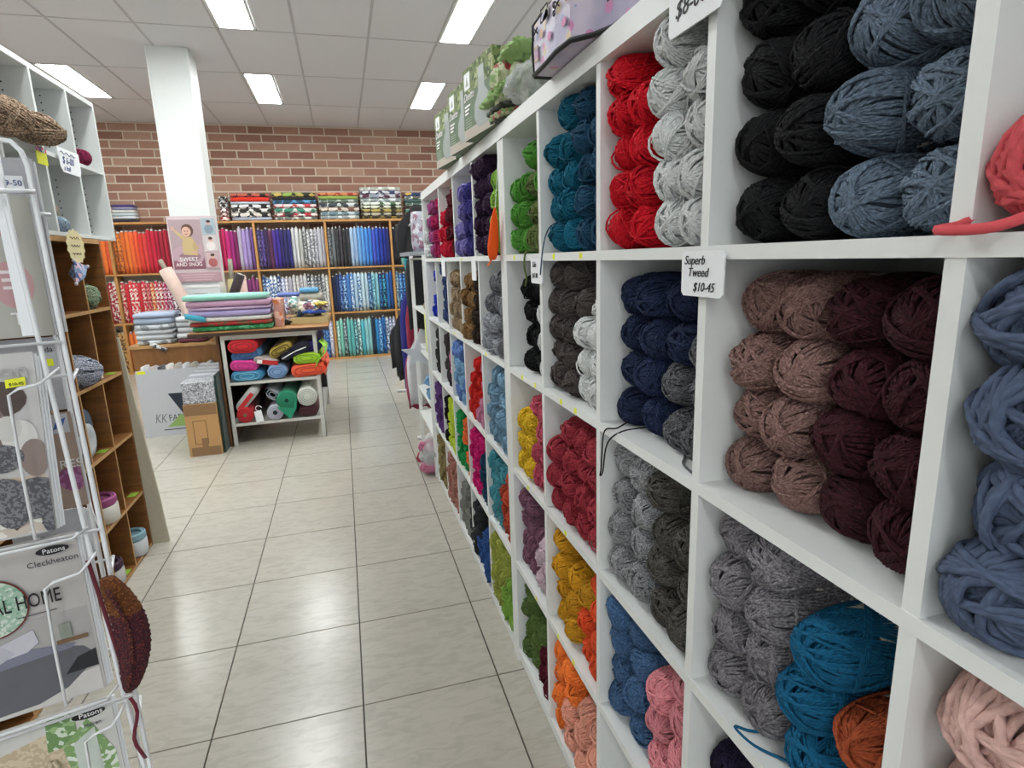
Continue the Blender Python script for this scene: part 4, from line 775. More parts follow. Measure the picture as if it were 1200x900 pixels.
def crumple(c, r, h, h2, label, name='fabric_scraps', h3=None, nm=3, sc=26):
    m = MB(); m.ell(c, r, 48, 24, .0); v = []
    for p in m.v:
        d = Vector(p)-Vector(c); k = 1+.13*math.sin(d.x*50+nm+math.sin(d.y*30)*2)*math.cos(d.z*60)+.10*math.sin(d.y*40+d.x*27+nm*2)+.07*math.sin(d.x*120+d.z*160)+.06*math.sin(d.z*210+d.x*33+math.sin(d.x*60)*2)
        q = Vector(c)+d*k; v.append((q.x, q.y, max(q.z, c[2]-r[2]*.98)))
    m.v = v; return single(name, m, cloth(h, h2, sc, True, h3), label, 'fabric', (c[0], c[1], c[2]-r[2]), smooth=True)
single('flat_box', MB().box(-.49, -.165, 5.55, 5.95, 1.0, 1.055, .006), plain('#b8a878', .8), 'flat cream box of scraps at the right of the table top', 'box', (-.33, 5.75, 1.0))
crumple((-.33, 5.75, 1.125), (.155, .17, .07), '#d8d0c0', '#8c5a6c', 'heap of mixed printed fabric scraps on the flat box', h3='#3c4c6c')
crumple((-.29, 5.60, 1.10), (.10, .05, .022), '#2c50a8', None, 'blue cloth scrap at the front of the scrap heap', 'cloth_scrap')
crumple((-.22, 5.62, 1.17), (.06, .07, .02), '#b8a848', None, 'yellow cloth strip on the scrap heap', 'cloth_scrap')
crumple((-.455, 5.66, 1.17), (.045, .06, .07), '#cfd6d4', '#7aa8a0', 'white and mint ribbon bundle on the scrap heap', 'ribbon_bundle')
crumple((-.50, 5.60, 1.03), (.05, .06, .03), '#2a2624', '#8c8078', 'dark printed scrap at the left of the flat box', 'cloth_scrap')
single('fabric_roll', MB().box(-.605, -.535, 5.45, 5.75, 1.0, 1.235, .012), cloth('#c08c80', '#e0b8a8', 30, True, '#c87848'), 'pink floral upright fabric bundle beside the table pile', 'fabric', (-.57, 5.6, 1.0))
m = MB(); m.slab('x', -.60, -.40, 5.9, 1.25, .06, .02, 6); single('fabric_fold', m, cloth('#6478b8'), 'blue-violet fold of fabric behind the floral bundle', 'fabric', (-.5, 5.9, 1.23), smooth=True)
m = MB(); m.slab('x', -.40, -.235, 5.85, 1.285, .09, .022, 6); single('fabric_fold', m, cloth('#5c98c0'), 'light blue folded fabric on top of the scraps', 'fabric', (-.32, 5.85, 1.26), smooth=True)
m = MB(); m.slab('x', -.40, -.20, 5.86, 1.225, .10, .036, 6); single('fabric_fold', m, cloth('#a8a498'), 'beige folded fabric under the light blue one', 'fabric', (-.3, 5.86, 1.19), smooth=True)
# long rolls leaning against the column
def leanroll(a, b, r, h, label, core=None, cr=.02, ext=.1):
    t_ = thing('leaning_roll', label, 'fabric roll', b); A, B = Vector(a), Vector(b)
    obj('roll', MB().tube([A, A.lerp(B, .3), A.lerp(B, .7), B], [r*.98, r, r, r*.9], 16), cloth(h), t_, True)
    if core:
        d = (A-B).normalized(); obj('core', MB().tube([A-d*.05, A+d*ext], cr, 12), plain(core, .7), t_, True)
    return t_
leanroll((-1.645, 6.45, 1.515), (-1.36, 6.33, .83), .062, '#cdb4a8', 'peach fabric roll leaning on the left of the column', '#8f8877', .022)
leanroll((-1.17, 7.05, 1.385), (-1.185, 6.85, .005), .04, '#c9bc86', 'cream fabric roll leaning on the right of the column', '#8f8b7c', .024, .22)
leanroll((-1.015, 6.64, 1.44), (-1.27, 6.60, .83), .048, '#2c2024', 'dark brown fabric roll leaning behind the table', '#b9b4a8', .03, .012)
leanroll((-1.12, 7.35, 1.42), (-1.05, 7.2, .005), .05, '#c8a8a0', 'pale floral roll behind the cream roll')
# ---------------------------------------------------------------- low brown cubby cabinet and white cabinet above it (left)
XC = -1.17; XK = -1.50
t = thing('cubby_cabinet', 'brown wooden cubby cabinet with balls of yarn under the white cabinet', 'cabinet', (-1.33, 2.6, 0))
ZL = [.02, .333, .668, 1.005, 1.345, 1.68]; YP = [3.49, 3.222, 2.955, 2.69, 2.42, 2.15, 1.88, 1.61]
obj('side_panel', MB().box(XK, XC, 3.478, 3.494, 0, 1.68), BROWNW, t); obj('side_panel', MB().box(XK, XC, 1.60, 1.616, 0, 1.68), BROWNW, t)
obj('back_panel', MB().box(XK-.008, XK, 1.61, 3.49, 0, 1.68), BROWNW, t)
for k, y in enumerate(YP[1:-1]): obj('divider', MB().box(XK, XC-.003, y-.005, y+.005, .02, 1.675), BROWNW, t); obj('divider_edge', MB().box(XC-.003, XC-.001, y-.005, y+.005, .02, 1.675), BROWNE, t)
for z in ZL:
    h = .022 if z > 1.6 else .016; obj('shelf_board', MB().box(XK, XC-.0005, 1.616, 3.478, z-h, z), BROWNW, t); obj('shelf_edge', MB().box(XC-.0005, XC+.001, 1.616, 3.478, z-h, z), BROWNE, t)
for y, z in [(3.42, 1.005), (3.15, .668), (3.42, .333), (3.15, .333), (3.12, 1.005), (3.15, .02)]:
    obj('green_sticker', MB().box(XC-.05, XC-.01, y-.03, y+.03, z+.0005, z+.0012), plain('#8bb83c', .6), t)
single('end_board', MB().prism([(-1.50, 3.50, 0), (-1.088, 3.50, 0), (-1.10, 3.50, .25), (-1.135, 3.50, .75), (-1.165, 3.50, 1.18), (-1.50, 3.50, 1.18)], (0, .018, 0)), plain('#b9b29e', .6, .1, 60, .08), 'pale worn board standing against the end of the brown cubby cabinet', 'board', (-1.3, 3.51, 0))
t = thing('white_wall_cabinet', 'white open cubby cabinet standing on the brown cubby cabinet', 'cabinet', (-1.33, 2.7, 1.683))
CBW = plain('#d5d8d6', .5, var=.012); XR = -1.52
YW = [3.725, 3.40, 3.06, 2.72, 2.38, 2.04, 1.70]
for k, y in enumerate(YW):
    obj('side_panel' if k in (0, len(YW)-1) else 'divider', MB().box(XR, XC, y-.009, y+.009, 1.70, 2.355), CBW, t)
for z0, z1 in ((1.683, 1.70), (2.02, 2.037), (2.355, 2.378)): obj('shelf_board', MB().box(XR, XC-.001, 1.69, 3.734, z0, z1), CBW, t)
obj('back_panel', MB().box(XR-.008, XR, 1.69, 3.734, 1.683, 2.378), CBW, t)
HOLE = plain('#2a2a2c', .9)
for y in YW[:4]:
    m = MB()
    for z in [2.07+.032*k for k in range(9)]+[1.73+.032*k for k in range(8)]:
        m.lathe((XC-.10, y-.0098, z), [(.0035, 0), (.0035, .001)], 8, 'y')
    obj('peg_holes', m, HOLE, t)
card_l = thing('price_card', 'white handwritten price card hanging from the white cabinet board', 'price card', (XC+.008, 3.28, 1.97)); x = XC+.008
c = .02; pr = [(x, 3.175+c, 1.965), (x, 3.39-c, 1.965), (x, 3.39, 1.965+c), (x, 3.395, 2.07), (x, 3.17, 2.07), (x, 3.175, 1.965+c)]
obj('card', MB().prism(pr, (.002, 0, 0)), PAPER, card_l)
lettering('$ 6-00', plain('#34447c', .7), card_l, (x+.003, 3.20, 2.005), (0, 1, 0), (0, 0, 1), .045, shear=.3); lettering('a ball', plain('#34447c', .7), card_l, (x+.003, 3.205, 1.975), (0, 1, 0), (0, 0, 1), .032, shear=.3)
obj('print', MB().tube([(x+.003, 3.19+.016*k, 2.05+.006*math.sin(k*1.9)) for k in range(11)], .0016, 4), plain('#34447c', .7), card_l)
t = thing('hang_tag', 'small yellow and red tag hanging under the brown skeins', 'tag', (-1.155, 2.98, 1.99)); obj('card', MB().box(-1.158, -1.155, 2.95, 3.04, 1.965, 2.015), YELLOW, t); obj('print', MB().box(-1.1548, -1.1540, 2.95, 3.04, 2.015, 2.035), cloth('#c83040', '#e8e4e0', 90, True, '#3c5ca8'), t)
# star-edged paper note with a little hanging cloth triangle
t = thing('paper_note', 'yellow jagged-edged paper note hanging under the white cabinet', 'note', (-1.12, 3.08, 1.6)); pr = []
for k in range(28):
    a = 2*PI*k/28; r = (.10 if k % 2 else .087); pr.append((-1.13, 3.09+r*.95*math.cos(a), 1.635+r*.78*math.sin(a)))
obj('sheet', MB().prism(pr, (.002, 0, 0)), plain('#d8cb9c', .7), t)
for k, s in enumerate(('all yarn', 'half price', 'here')): m = MB(); m.tube([(-1.1275, 3.04+.009*q, 1.672-.034*k+.005*math.sin(q*(1.7+.3*k))) for q in range(11)], .0015, 4); obj('writing', m, INK, t)
t = thing('cloth_triangle', 'small blue and pink printed cloth triangle hanging below the yellow note', 'hanging ornament', (-1.12, 3.07, 1.45))
m = MB(); A = [(-1.125, 3.03, 1.575), (-1.13, 3.18, 1.548), (-1.12, 3.00, 1.475), (-1.165, 3.06, 1.52), (-1.10, 3.05, 1.50)]
m.add(A, [(0, 4, 1), (0, 2, 4), (4, 2, 1), (0, 1, 3), (0, 3, 2), (2, 3, 1)]); obj('body', m, cloth('#7088a8', '#c8a0a8', 60, True, '#38507c'), t)
for p in A[:3]: obj('knot', MB().ell(p, (.008, .008, .008), 8, 6), cloth('#c0b8bc'), t, True)
# yarns on these cabinets
def big(p, s, mat, label, rot=(0, 0, 0), mesh=None, name='yarn_ball', cat='yarn ball'):
    o = D.objects.new(name, mesh or random.choice(HK)); COL.objects.link(o); o.location = p; o.scale = s if isinstance(s, tuple) else (s, s, s); o.rotation_euler = rot
    o.material_slots[0].link = 'OBJECT'; o.material_slots[0].material = mat; return props(o, label, cat)
VAR = yarn('#4a2c1c', .3, '#d0b498')
big((-1.16, 2.73, 2.10), (1.15, 1.2, 1.25), VAR, 'striped brown yarn skein at the left in the white cabinet', (0, 0, 1.3), CH[0])
big((-1.135, 2.935, 2.095), (1.15, 1.15, 1.15), VAR, 'striped brown yarn skein sticking out beside the divider of the white cabinet', (0, 0, 1.2), CH[1])
big((-1.30, 3.19, 2.10), 1.1, ym('denim blue'), 'blue yarn ball behind the brown skeins in the white cabinet', (0, 0, 1.5))
big((-1.22, 3.52, 2.075), (.8, .8, .9), yarn('#7c2044', .1), 'maroon yarn ball on the upper shelf at the end of the white cabinet', (0, 0, 0))
big((-1.30, 3.46, 2.10), (.7, .8, .9), yarn('#2c4470', .1), 'dark blue yarn ball behind the maroon ball in the white cabinet', (0, 0, 0))
big((-1.23, 3.17, 1.735), (.7, .9, .8), yarn('#4c88b4', .25, '#d0dce4'), 'light blue variegated yarn in the lower white cabinet', (0, 0, .6))
big((-1.26, 3.20, 1.80), (.6, .8, .7), yarn('#a89078', .3, '#e0d4c4'), 'cream and brown yarn on top of the light blue yarn', (0, 0, .3))
big((-1.26, 3.47, 1.735), (.6, .8, .8), yarn('#6c3048', .25, '#b8a0a8'), 'dark pink speckled yarn in the lower white cabinet end', (0, 0, .3))
big((-1.225, 3.335, 1.405), (.8, 1.15, 1.35), yarn('#6c8c78', .3, '#bccca8'), 'green variegated yarn ball in the top right brown cubby', (0, .2, .2))
big((-1.21, 3.07, 1.078), (1.2, 1.5, 1.6), yarn('#5c6884', .3, '#c8ccd8'), 'navy and white variegated yarn ball in the brown cubby', (0, .2, 1.0))
def cake(p, r, h, top, label, lab='#cdc9c0', rot=0):
    t_ = thing('yarn_cake', label, 'yarn cake', p); m = MB(); m.lathe(p, [(r*.95, 0), (r, .006), (r, h-.006), (r*.93, h)], 24); obj('paper_wrap', m, plain(lab, .5), t_, True)
    m = MB()
    for q in range(5):
        for k in range(5): 
            rr = r*(.90-.15*k); m.tube([(p[0]+rr*math.cos(a*PI/12), p[1]+rr*math.sin(a*PI/12), p[2]+h+.004+.006*q*(k < 2)+.004*(4-k)*.3) for a in range(24)], .006, 5, True)
    obj('yarn_coil', m, yarn(top, .15), t_, True); obj('yarn_body', MB().lathe(p, [(r*.2, h-.01), (r*.9, h), (r*.88, h+.022), (r*.25, h+.026)], 22), yarn(top, .15), t_, True)
    return t_
cake((-1.24, 3.09, .334), .085, .085, '#a85c88', 'pink and purple yarn cake in a brown cubby')
cake((-1.30, 3.36, .334), .07, .085, '#3c5c7c', 'blue yarn cake in the last brown cubby of the second row', '#d0d4d8')
cake((-1.22, 3.36, .021), .07, .085, '#8cb0bc', 'pale blue yarn cake in the bottom end cubby', '#c8ccd0')
cake((-1.24, 3.05, .021), .075, .075, '#503c4c', 'dark plum yarn cake in the bottom brown cubby', '#bdb9b8')
def uprightcake(p, r, h, mat, label):
    t_ = thing('yarn_cake', label, 'yarn cake', p); obj('paper_wrap', MB().lathe(p, [(r*.9, 0), (r, .008), (r, h-.02)], 24, 'x'), plain('#d8dadc', .45), t_, True)
    obj('yarn_end', MB().lathe(p, [(r*.97, h-.02), (r*.95, h-.004), (r*.6, h), (r*.3, h-.01), (r*.1, h-.012)], 22, 'x'), mat, t_, True)
    obj('print', MB().lathe(p, [(r*1.003, .03), (r*1.003, .042)], 22, 'x'), plain('#3c4c8c', .5), t_, True)
uprightcake((-1.26, 3.02, .76), .085, .07, yarn('#c0c4c8', .1), 'white-wrapped yarn cake on its side in a middle brown cubby')
uprightcake((-1.30, 3.10, .80), .10, .07, yarn('#6c7c90', .1), 'blue-grey yarn cake behind the white-wrapped cake')
uprightcake((-1.30, 3.36, .73), .06, .06, yarn('#d8d8dc', .1), 'small white yarn cake in the middle end cubby')
single('small_packet', MB().box(-1.25, -1.19, 3.27, 3.30, 1.006, 1.07, .004), PAPER, 'small white packet in the brown cubby next to the end', 'packet', (-1.22, 3.28, 1.006))

# ---------------------------------------------------------------- magazine rack, front left
ra = math.atan2(.26, .966); RO = Vector((-.6, 1.0, 0)); RU = Vector((math.cos(ra), math.sin(ra), 0)); RN = Vector((-math.sin(ra), math.cos(ra), 0))  # local x, local y (away)
def rackthing(name, label, cat, group=None): return thing(name, label, cat, tuple(RO), group, rz=ra)
def rw(u, d, z): return RO+RU*u+RN*d+Vector((0, 0, z))
t = rackthing('magazine_rack', 'white wire magazine rack with knitting pattern leaflets at the left edge', 'magazine rack'); RK = t
def uprt(u0, u1, y, r=.0075, z0=.02, z1=1.70): obj('upright', MB().tube([(u0, y, z1), (u0*.5+u1*.5, y, (z0+z1)/2), (u1, y, z0)], r, 8), TUBE, t, True)
obj('upright', MB().tube([(.150, 0, 1.715), (.168, 0, 1.713), (.178, 0, 1.70), (.182, 0, 1.68), (.184, 0, 1.3), (.188, 0, .6), (.19, 0, .02)], .0037, 8), TUBE, t, True)
obj('upright', MB().tube([(.148, -.004, 1.665), (.151, -.004, 1.55), (.164, -.004, 1.12), (.170, -.004, .82), (.182, -.004, .60), (.188, -.004, .02)], .0035, 8), TUBE, t, True)
obj('upright', MB().tube([(.155, .16, 1.69), (.155, .16, 1.0), (.155, .16, .02)], .004, 8), TUBE, t, True)
obj('upright', MB().tube([(-.22, 0, 1.715), (-.22, 0, 1.0), (-.22, 0, .02)], .0075, 8), TUBE, t, True)
obj('upright', MB().tube([(-.22, .16, 1.715), (-.22, .16, 1.0), (-.22, .16, .02)], .006, 8), TUBE, t, True)
obj('flat_bar', MB().box(.136, .153, .002, .006, 1.437, 1.70), TUBE, t)
obj('top_rail', MB().tube([(-.22, .055, 1.715), (.12, .055, 1.716), (.15, 0, 1.715)], .0037, 8), TUBE, t, True); obj('top_rail', MB().tube([(-.22, .16, 1.69), (.155, .16, 1.69)], .004, 8), TUBE, t, True)
for z in (.03, .5, .80, 1.115, 1.425):
    obj('tier_wire', MB().tube([(-.22, .165, z), (.155, .165, z), (.183, -.01, z), (-.22, -.01, z)], .0026, 6, True), TUBE, t, True)
for z0, z1, uu in ((1.13, 1.372, .112), (.835, 1.062, .104), (.53, .775, .112)):
    obj('pocket_wire', MB().tube([(.172, -.004, z1+.012), (.160, -.028, z1+.004), (.150, -.034, z1-.004), (uu+.012, -.034, z1-.008), (uu, -.034, z1-.016), (uu-.004, -.034, (z0+z1)/2), (uu-.006, -.034, z0), (uu-.004, -.0, z0-.012)], .0023, 7), TUBE, t, True)
    obj('pocket_wire', MB().tube([(.168, -.004, z0-.01), (.15, -.034, z0-.012), (-.21, -.034, z0-.012)], .0023, 7), TUBE, t, True)
obj('pocket_wire', MB().tube([(.184, -.004, 1.645), (.172, -.028, 1.642), (-.2, -.028, 1.642)], .0035, 7), TUBE, t, True)
obj('pocket_wire', MB().tube([(.186, .10, 1.62), (.176, .085, 1.62), (-.2, .085, 1.62)], .003, 7), TUBE, t, True)
for z in (1.36, 1.02, .73): obj('pocket_wire', MB().tube([(.184, 0, z), (.186, .07, z+.01), (.178, .085, z), (.10, .085, z)], .0025, 7), TUBE, t, True)
class Leaf:
    """a leaflet standing in the rack: a thin cover plus flat print lying on it (front faces -y of the rack)"""
    def __init__(s, label, x0, x1, z0, z1, y, cover, th=.004, lean=0, pages=1):
        s.t = rackthing('pattern_leaflet', label, 'leaflet', 'knitting leaflets in the magazine rack'); s.y = y; s.n = 0
        s.x0, s.x1, s.z0, s.z1, s.lean = x0, x1, z0, z1, lean
        s.o('cover', [(x0, z0), (x1, z0), (x1, z1), (x0, z1)], cover, y, th)
        for k in range(1, pages): 
            q = MB(); q.prism(s.m([(x0, z0), (x1+.003*k, z0), (x1+.003*k, z1-.004*k), (x0, z1-.004*k)], y+.005*k), (0, .003, 0)); obj('page', q, PAPER, s.t)
    def m(s, pts, y): return [(a+s.lean*(b-s.z1), y, b) for a, b in pts]
    def o(s, name, pts, mat, y, th):
        q = MB(); q.prism(s.m(pts, y), (0, th, 0)); return obj(name, q, mat if not isinstance(mat, str) else plain(mat, .4), s.t)
    def p(s, pts, mat, name='print'):
        s.n += 1; return s.o(name, [(min(max(a, s.x0+.001), s.x1-.001), min(max(b, s.z0+.001), s.z1-.001)) for a, b in pts], mat, s.y-.0004*s.n, .0004)
    def text(s, txt, a, b, size, mat, shear=0, tilt=0, sx=1, on=None):
        s.n += 1; lettering(txt, plain(mat, .5), on or s.t, (a, s.y-.0004*s.n-.0005, b), (1, 0, tilt), (0, 0, 1), size, shear=shear, sx=sx)
disk = disc
# bottom leaflet: cable knit and greenery
L_ = Leaf('leaflet with cream cable knit and green leaves, lowest in the rack', -.065, .151, .50, .806, 0, '#c9c8c4', pages=3)
L_.p([(-.06, .50), (.11, .50), (.10, .74), (.06, .775), (-.06, .75)], cloth('#b8a88c', '#cbbda2', 160)); L_.p([(.055, .74), (.098, .74), (.098, .80), (.06, .802)], cloth('#6c8c58', '#c8d4c0', 130, True, '#8fae78'))
L_.p([(.10, .50), (.145, .50), (.145, .70), (.115, .78), (.075, .74)], cloth('#7c9c64', '#d8e0d4', 120, True, '#98b484')); L_.p([(.09, .60), (.125, .60), (.122, .76), (.09, .74)], '#c4ccc4')
KN = plain('#a8987a', .8)
for k in range(4):   # cable plaits standing proud on the knitted sample
    q = MB()
    for s_ in (0, PI): q.tube([(-.04+.033*k+.006*math.sin(j*.9+s_), -.006, .52+.012*j) for j in range(18)], .0035, 5)
    obj('knit_cable', q, cloth('#c0b196'), L_.t, True)
q_ = L_.p(disc(.118, .787, .024, .008), '#16161a', 'logo'); L_.text('Patons', .104, .7835, .0125, '#f0f0f0', on=q_); L_.text('Haven', .108, .764, .010, '#5c5c60')
# HOME leaflet
L_ = Leaf('grey home leaflet with a made bed and AL HOME lettering on it', -.065, .150, .825, 1.116, 0, '#b5b1ae', pages=4)
L_.p([(-.06, .83), (.146, .83), (.146, .985), (-.06, .985)], '#a9a6a4'); L_.p([(-.06, .826), (.146, .826), (.146, .87), (-.06, .845)], '#cbc8c4')
L_.p([(-.06, .83), (.06, .834), (.10, .848), (.128, .872), (.146, .895), (.130, .915), (.085, .930), (-.06, .915)], cloth('#5f6066'), 'print'); L_.p([(.10, .872), (.146, .873), (.146, .905), (.12, .898)], '#2b2c31')
L_.p([(-.06, .905), (.06, .915), (.115, .918), (.122, .925), (.06, .935), (-.06, .925)], '#7b7c8c'); L_.p([(-.06, .925), (.02, .925), (.075, .94), (.072, .958), (-.06, .95)], '#9a9bab')
L_.p([(.0, .925), (.03, .955), (.072, .968), (.076, .945), (.06, .932)], '#c0c0c8'); L_.p([(-.06, .925), (-.06, .95), (.03, .952), (.045, .935), (.02, .922)], '#b4b4be')
L_.p([(.098, .930), (.140, .930), (.140, .937), (.098, .937)], '#7c6048'); L_.p([(.104, .938), (.120, .938), (.120, .965), (.104, .965)], '#8f948a')
L_.p(disc(.028, 1.018, .048, .050, 30), '#6c2c28'); L_.p(disc(.028, 1.018, .0455, .0475, 30), cloth('#9cb8a4', '#c4d0c4', 220, True, '#7ca48c'))
L_.text('AL HOME', .030, 1.008, .034, '#141418', sx=.60); L_.p([(.058, .994), (.108, .994), (.108, .9955), (.058, .9955)], '#55555a')
q_ = L_.p(disc(.118, 1.096, .0215, .0072), '#16161a', 'logo'); L_.text('Patons', .105, 1.0925, .011, '#f0f0f0', on=q_); L_.text('Cleckheaton', .083, 1.074, .013, '#3c3c40')
# 'on' leaflet with the knitted elephants
L_ = Leaf('leaflet with grey knitted elephant toys and a yellow price sticker', -.07, .144, 1.126, 1.413, 0, '#c1bfbd', lean=.055, pages=4)
L_.p([(-.06, 1.13), (.141, 1.13), (.141, 1.22), (-.06, 1.235)], '#cdbba8'); L_.p([(-.06, 1.13), (.141, 1.13), (.141, 1.165), (-.06, 1.16)], cloth('#c4b8ac', '#5c4a44', 90, True, '#e0dcd4'))
L_.p(disc(.085, 1.345, .045, .03), '#4b3b35'); L_.p(disc(.07, 1.30, .035, .045), '#77655e'); L_.p(disc(.115, 1.285, .022, .028), '#d6d4d0'); L_.p(disc(.103, 1.30, .016, .02), '#c9c6c1'); L_.p(disc(.13, 1.25, .018, .03), '#8b7b74')
EL = cloth('#55555a', '#7a7a7e', 300)
L_.p(disc(.09, 1.255, .028, .022), EL); L_.p(disc(.125, 1.185, .036, .034), EL); L_.p(disc(.085, 1.20, .03, .025), EL); L_.p(disc(.095, 1.165, .02, .022), EL); L_.p(disc(.138, 1.150, .010, .024), EL); L_.p(disc(.075, 1.235, .008, .008), '#222226')
L_.text('on', .099, 1.376, .035, '#a9a7a6'); q_ = L_.p([(.108, 1.362), (.132, 1.364), (.132, 1.377), (.108, 1.375)], YELLOW, 'price_sticker'); L_.text('$10-95', .1095, 1.3655, .0062, '#303020', on=q_)
# leaflets standing behind
L_ = Leaf('plain grey leaflet with a small white sticker at the top of the rack', -.08, .176, 1.43, 1.706, .105, '#a3a3a6', pages=2); L_.p([(.12, 1.66), (.160, 1.66), (.160, 1.679), (.12, 1.679)], PAPER); L_.text('$9-50', .130, 1.664, .012, '#34447c')
L_ = Leaf('linen-coloured leaflet with a pink circle behind the flat bar', -.08, .167, 1.43, 1.645, .06, cloth('#aeaca4', None, 14), pages=2); L_.p(disc(.128, 1.512, .026, .036), '#b98d8f'); L_.p(disc(.122, 1.60, .009, .016), '#b07f70')
for k in range(3): L_.p([(.116, 1.505+.012*k), (.142, 1.505+.012*k), (.142, 1.510+.012*k), (.116, 1.510+.012*k)], '#dcd2d0')
L_.text('TS', .118, 1.450, .028, '#e4e4e2')
L_ = Leaf('grey leaflet with a yellow price sticker between the rack uprights', -.06, .158, 1.30, 1.424, .10, '#b9b9bc', pages=2); L_.text('nda', .138, 1.400, .012, '#1c1c20'); L_.p([(.140, 1.376), (.153, 1.376), (.153, 1.388), (.140, 1.388)], YELLOW)
L_ = Leaf('brown leaflet with purple knitting and RES lettering between the rack uprights', -.06, .163, 1.128, 1.297, .09, '#a58f80', pages=2); L_.p([(-.05, 1.262), (.158, 1.262), (.158, 1.295), (-.05, 1.295)], '#c2c2c6'); L_.p([(.135, 1.268), (.150, 1.275), (.155, 1.288), (.142, 1.284)], '#3c5ca8')
L_.p(disc(.150, 1.180, .022, .022), cloth('#8c5078', '#a87098', 160)); L_.text('RES', .134, 1.200, .021, '#e6e2de')
L_ = Leaf('pale leaflet edge with blue sprigs beside the second upright', .05, .152, 1.02, 1.122, .10, '#bcbcc2', pages=3)
# crocheted slipper and ribbon hanging on the rack
t = thing('crocheted_slipper', 'brown and burgundy crocheted slipper hanging from the magazine rack', 'crocheted slipper', tuple(RO), rz=ra)
def slip():
    g = []; nu, nv = 40, 44
    for j in range(nv+1):
        v = j/nv; z = 1.036-.212*v; cu = .183+.018*math.sin(v*PI*.9)+.008*v*(1-v)-.003*v; wd = .0265*(math.sin(PI*min(1, max(.03, (v*.94+.03))))**.42)
        dp = .021*(math.sin(PI*min(1, max(.03, v*.94+.03)))**.45)
        row = []
        for i in range(nu):
            a = 2*PI*i/nu; k = 1+.05*math.sin(i*PI*.5+(j % 2)*PI)+.03*math.sin(j*2.1)
            notch = -.010*math.exp(-((a-3.6)/.5)**2)*math.sin(PI*v)
            row.append((cu+(wd+notch)*k*math.cos(a), -.028+(dp+notch)*k*math.sin(a), z+.0006*math.sin(i*1.3+j)))
        g.append(row)
    vs = [p for r in g for p in r]; fs = [(j*nu+i, j*nu+(i+1) % nu, (j+1)*nu+(i+1) % nu, (j+1)*nu+i) for j in range(nv) for i in range(nu)]
    fs += [tuple(range(nu))[::-1], tuple(range(nv*nu, nv*nu+nu))]; m = MB(); m.add(vs, fs); m.m = [0 if f[0] < nu*14 else 1 for f in m.f]; return m
def crochet(h, f):
    m, tt, b, N = nt('crochet_'+h); L = tt.links.new; co = N('ShaderNodeTexCoord'); vo = N('ShaderNodeTexVoronoi'); vo.inputs['Scale'].default_value = 260; L(co.outputs['Object'], vo.inputs['Vector'])
    mx = N('ShaderNodeMix'); mx.data_type = 'RGBA'; mx.inputs['A'].default_value = lin(f); mx.inputs['B'].default_value = lin(h); mr = N('ShaderNodeMapRange'); mr.inputs['From Max'].default_value = .5; L(vo.outputs['Distance'], mr.inputs['Value']); L(mr.outputs[0], mx.inputs['Factor'])
    L(mx.outputs['Result'], b.inputs['Base Color']); bp = N('ShaderNodeBump'); bp.invert = True; bp.inputs['Strength'].default_value = 1; bp.inputs['Distance'].default_value = .002; L(vo.outputs['Distance'], bp.inputs['Height']); L(bp.outputs[0], b.inputs['Normal']); b.inputs['Roughness'].default_value = .9; return m
obj('sole', slip(), [crochet('#5c3010', '#a8682c'), crochet('#3c1420', '#8c3c34')], t, True)
obj('edging', MB().tube([(.183+.018*math.sin(k/14*PI), -.052, 1.025-.0135*k) for k in range(15)], .0035, 6), crochet('#3c1418', '#9c5030'), t, True)
m = MB().sheet([[(.158+.012*s_+.022*q/10, -.012-.004*s_, 1.068-.026*q) for s_ in (0, .5)] for q in range(11)], .0015); o = obj('ribbon', m, cloth('#5c1224'), t, True)
props(obj('ribbon', MB().sheet([[(.178+.006*math.sin(q*.9)+.006*s_, -.016, .80-.016*q) for s_ in (0, 1)] for q in range(9)], .0012), cloth('#64142a'), t, True))

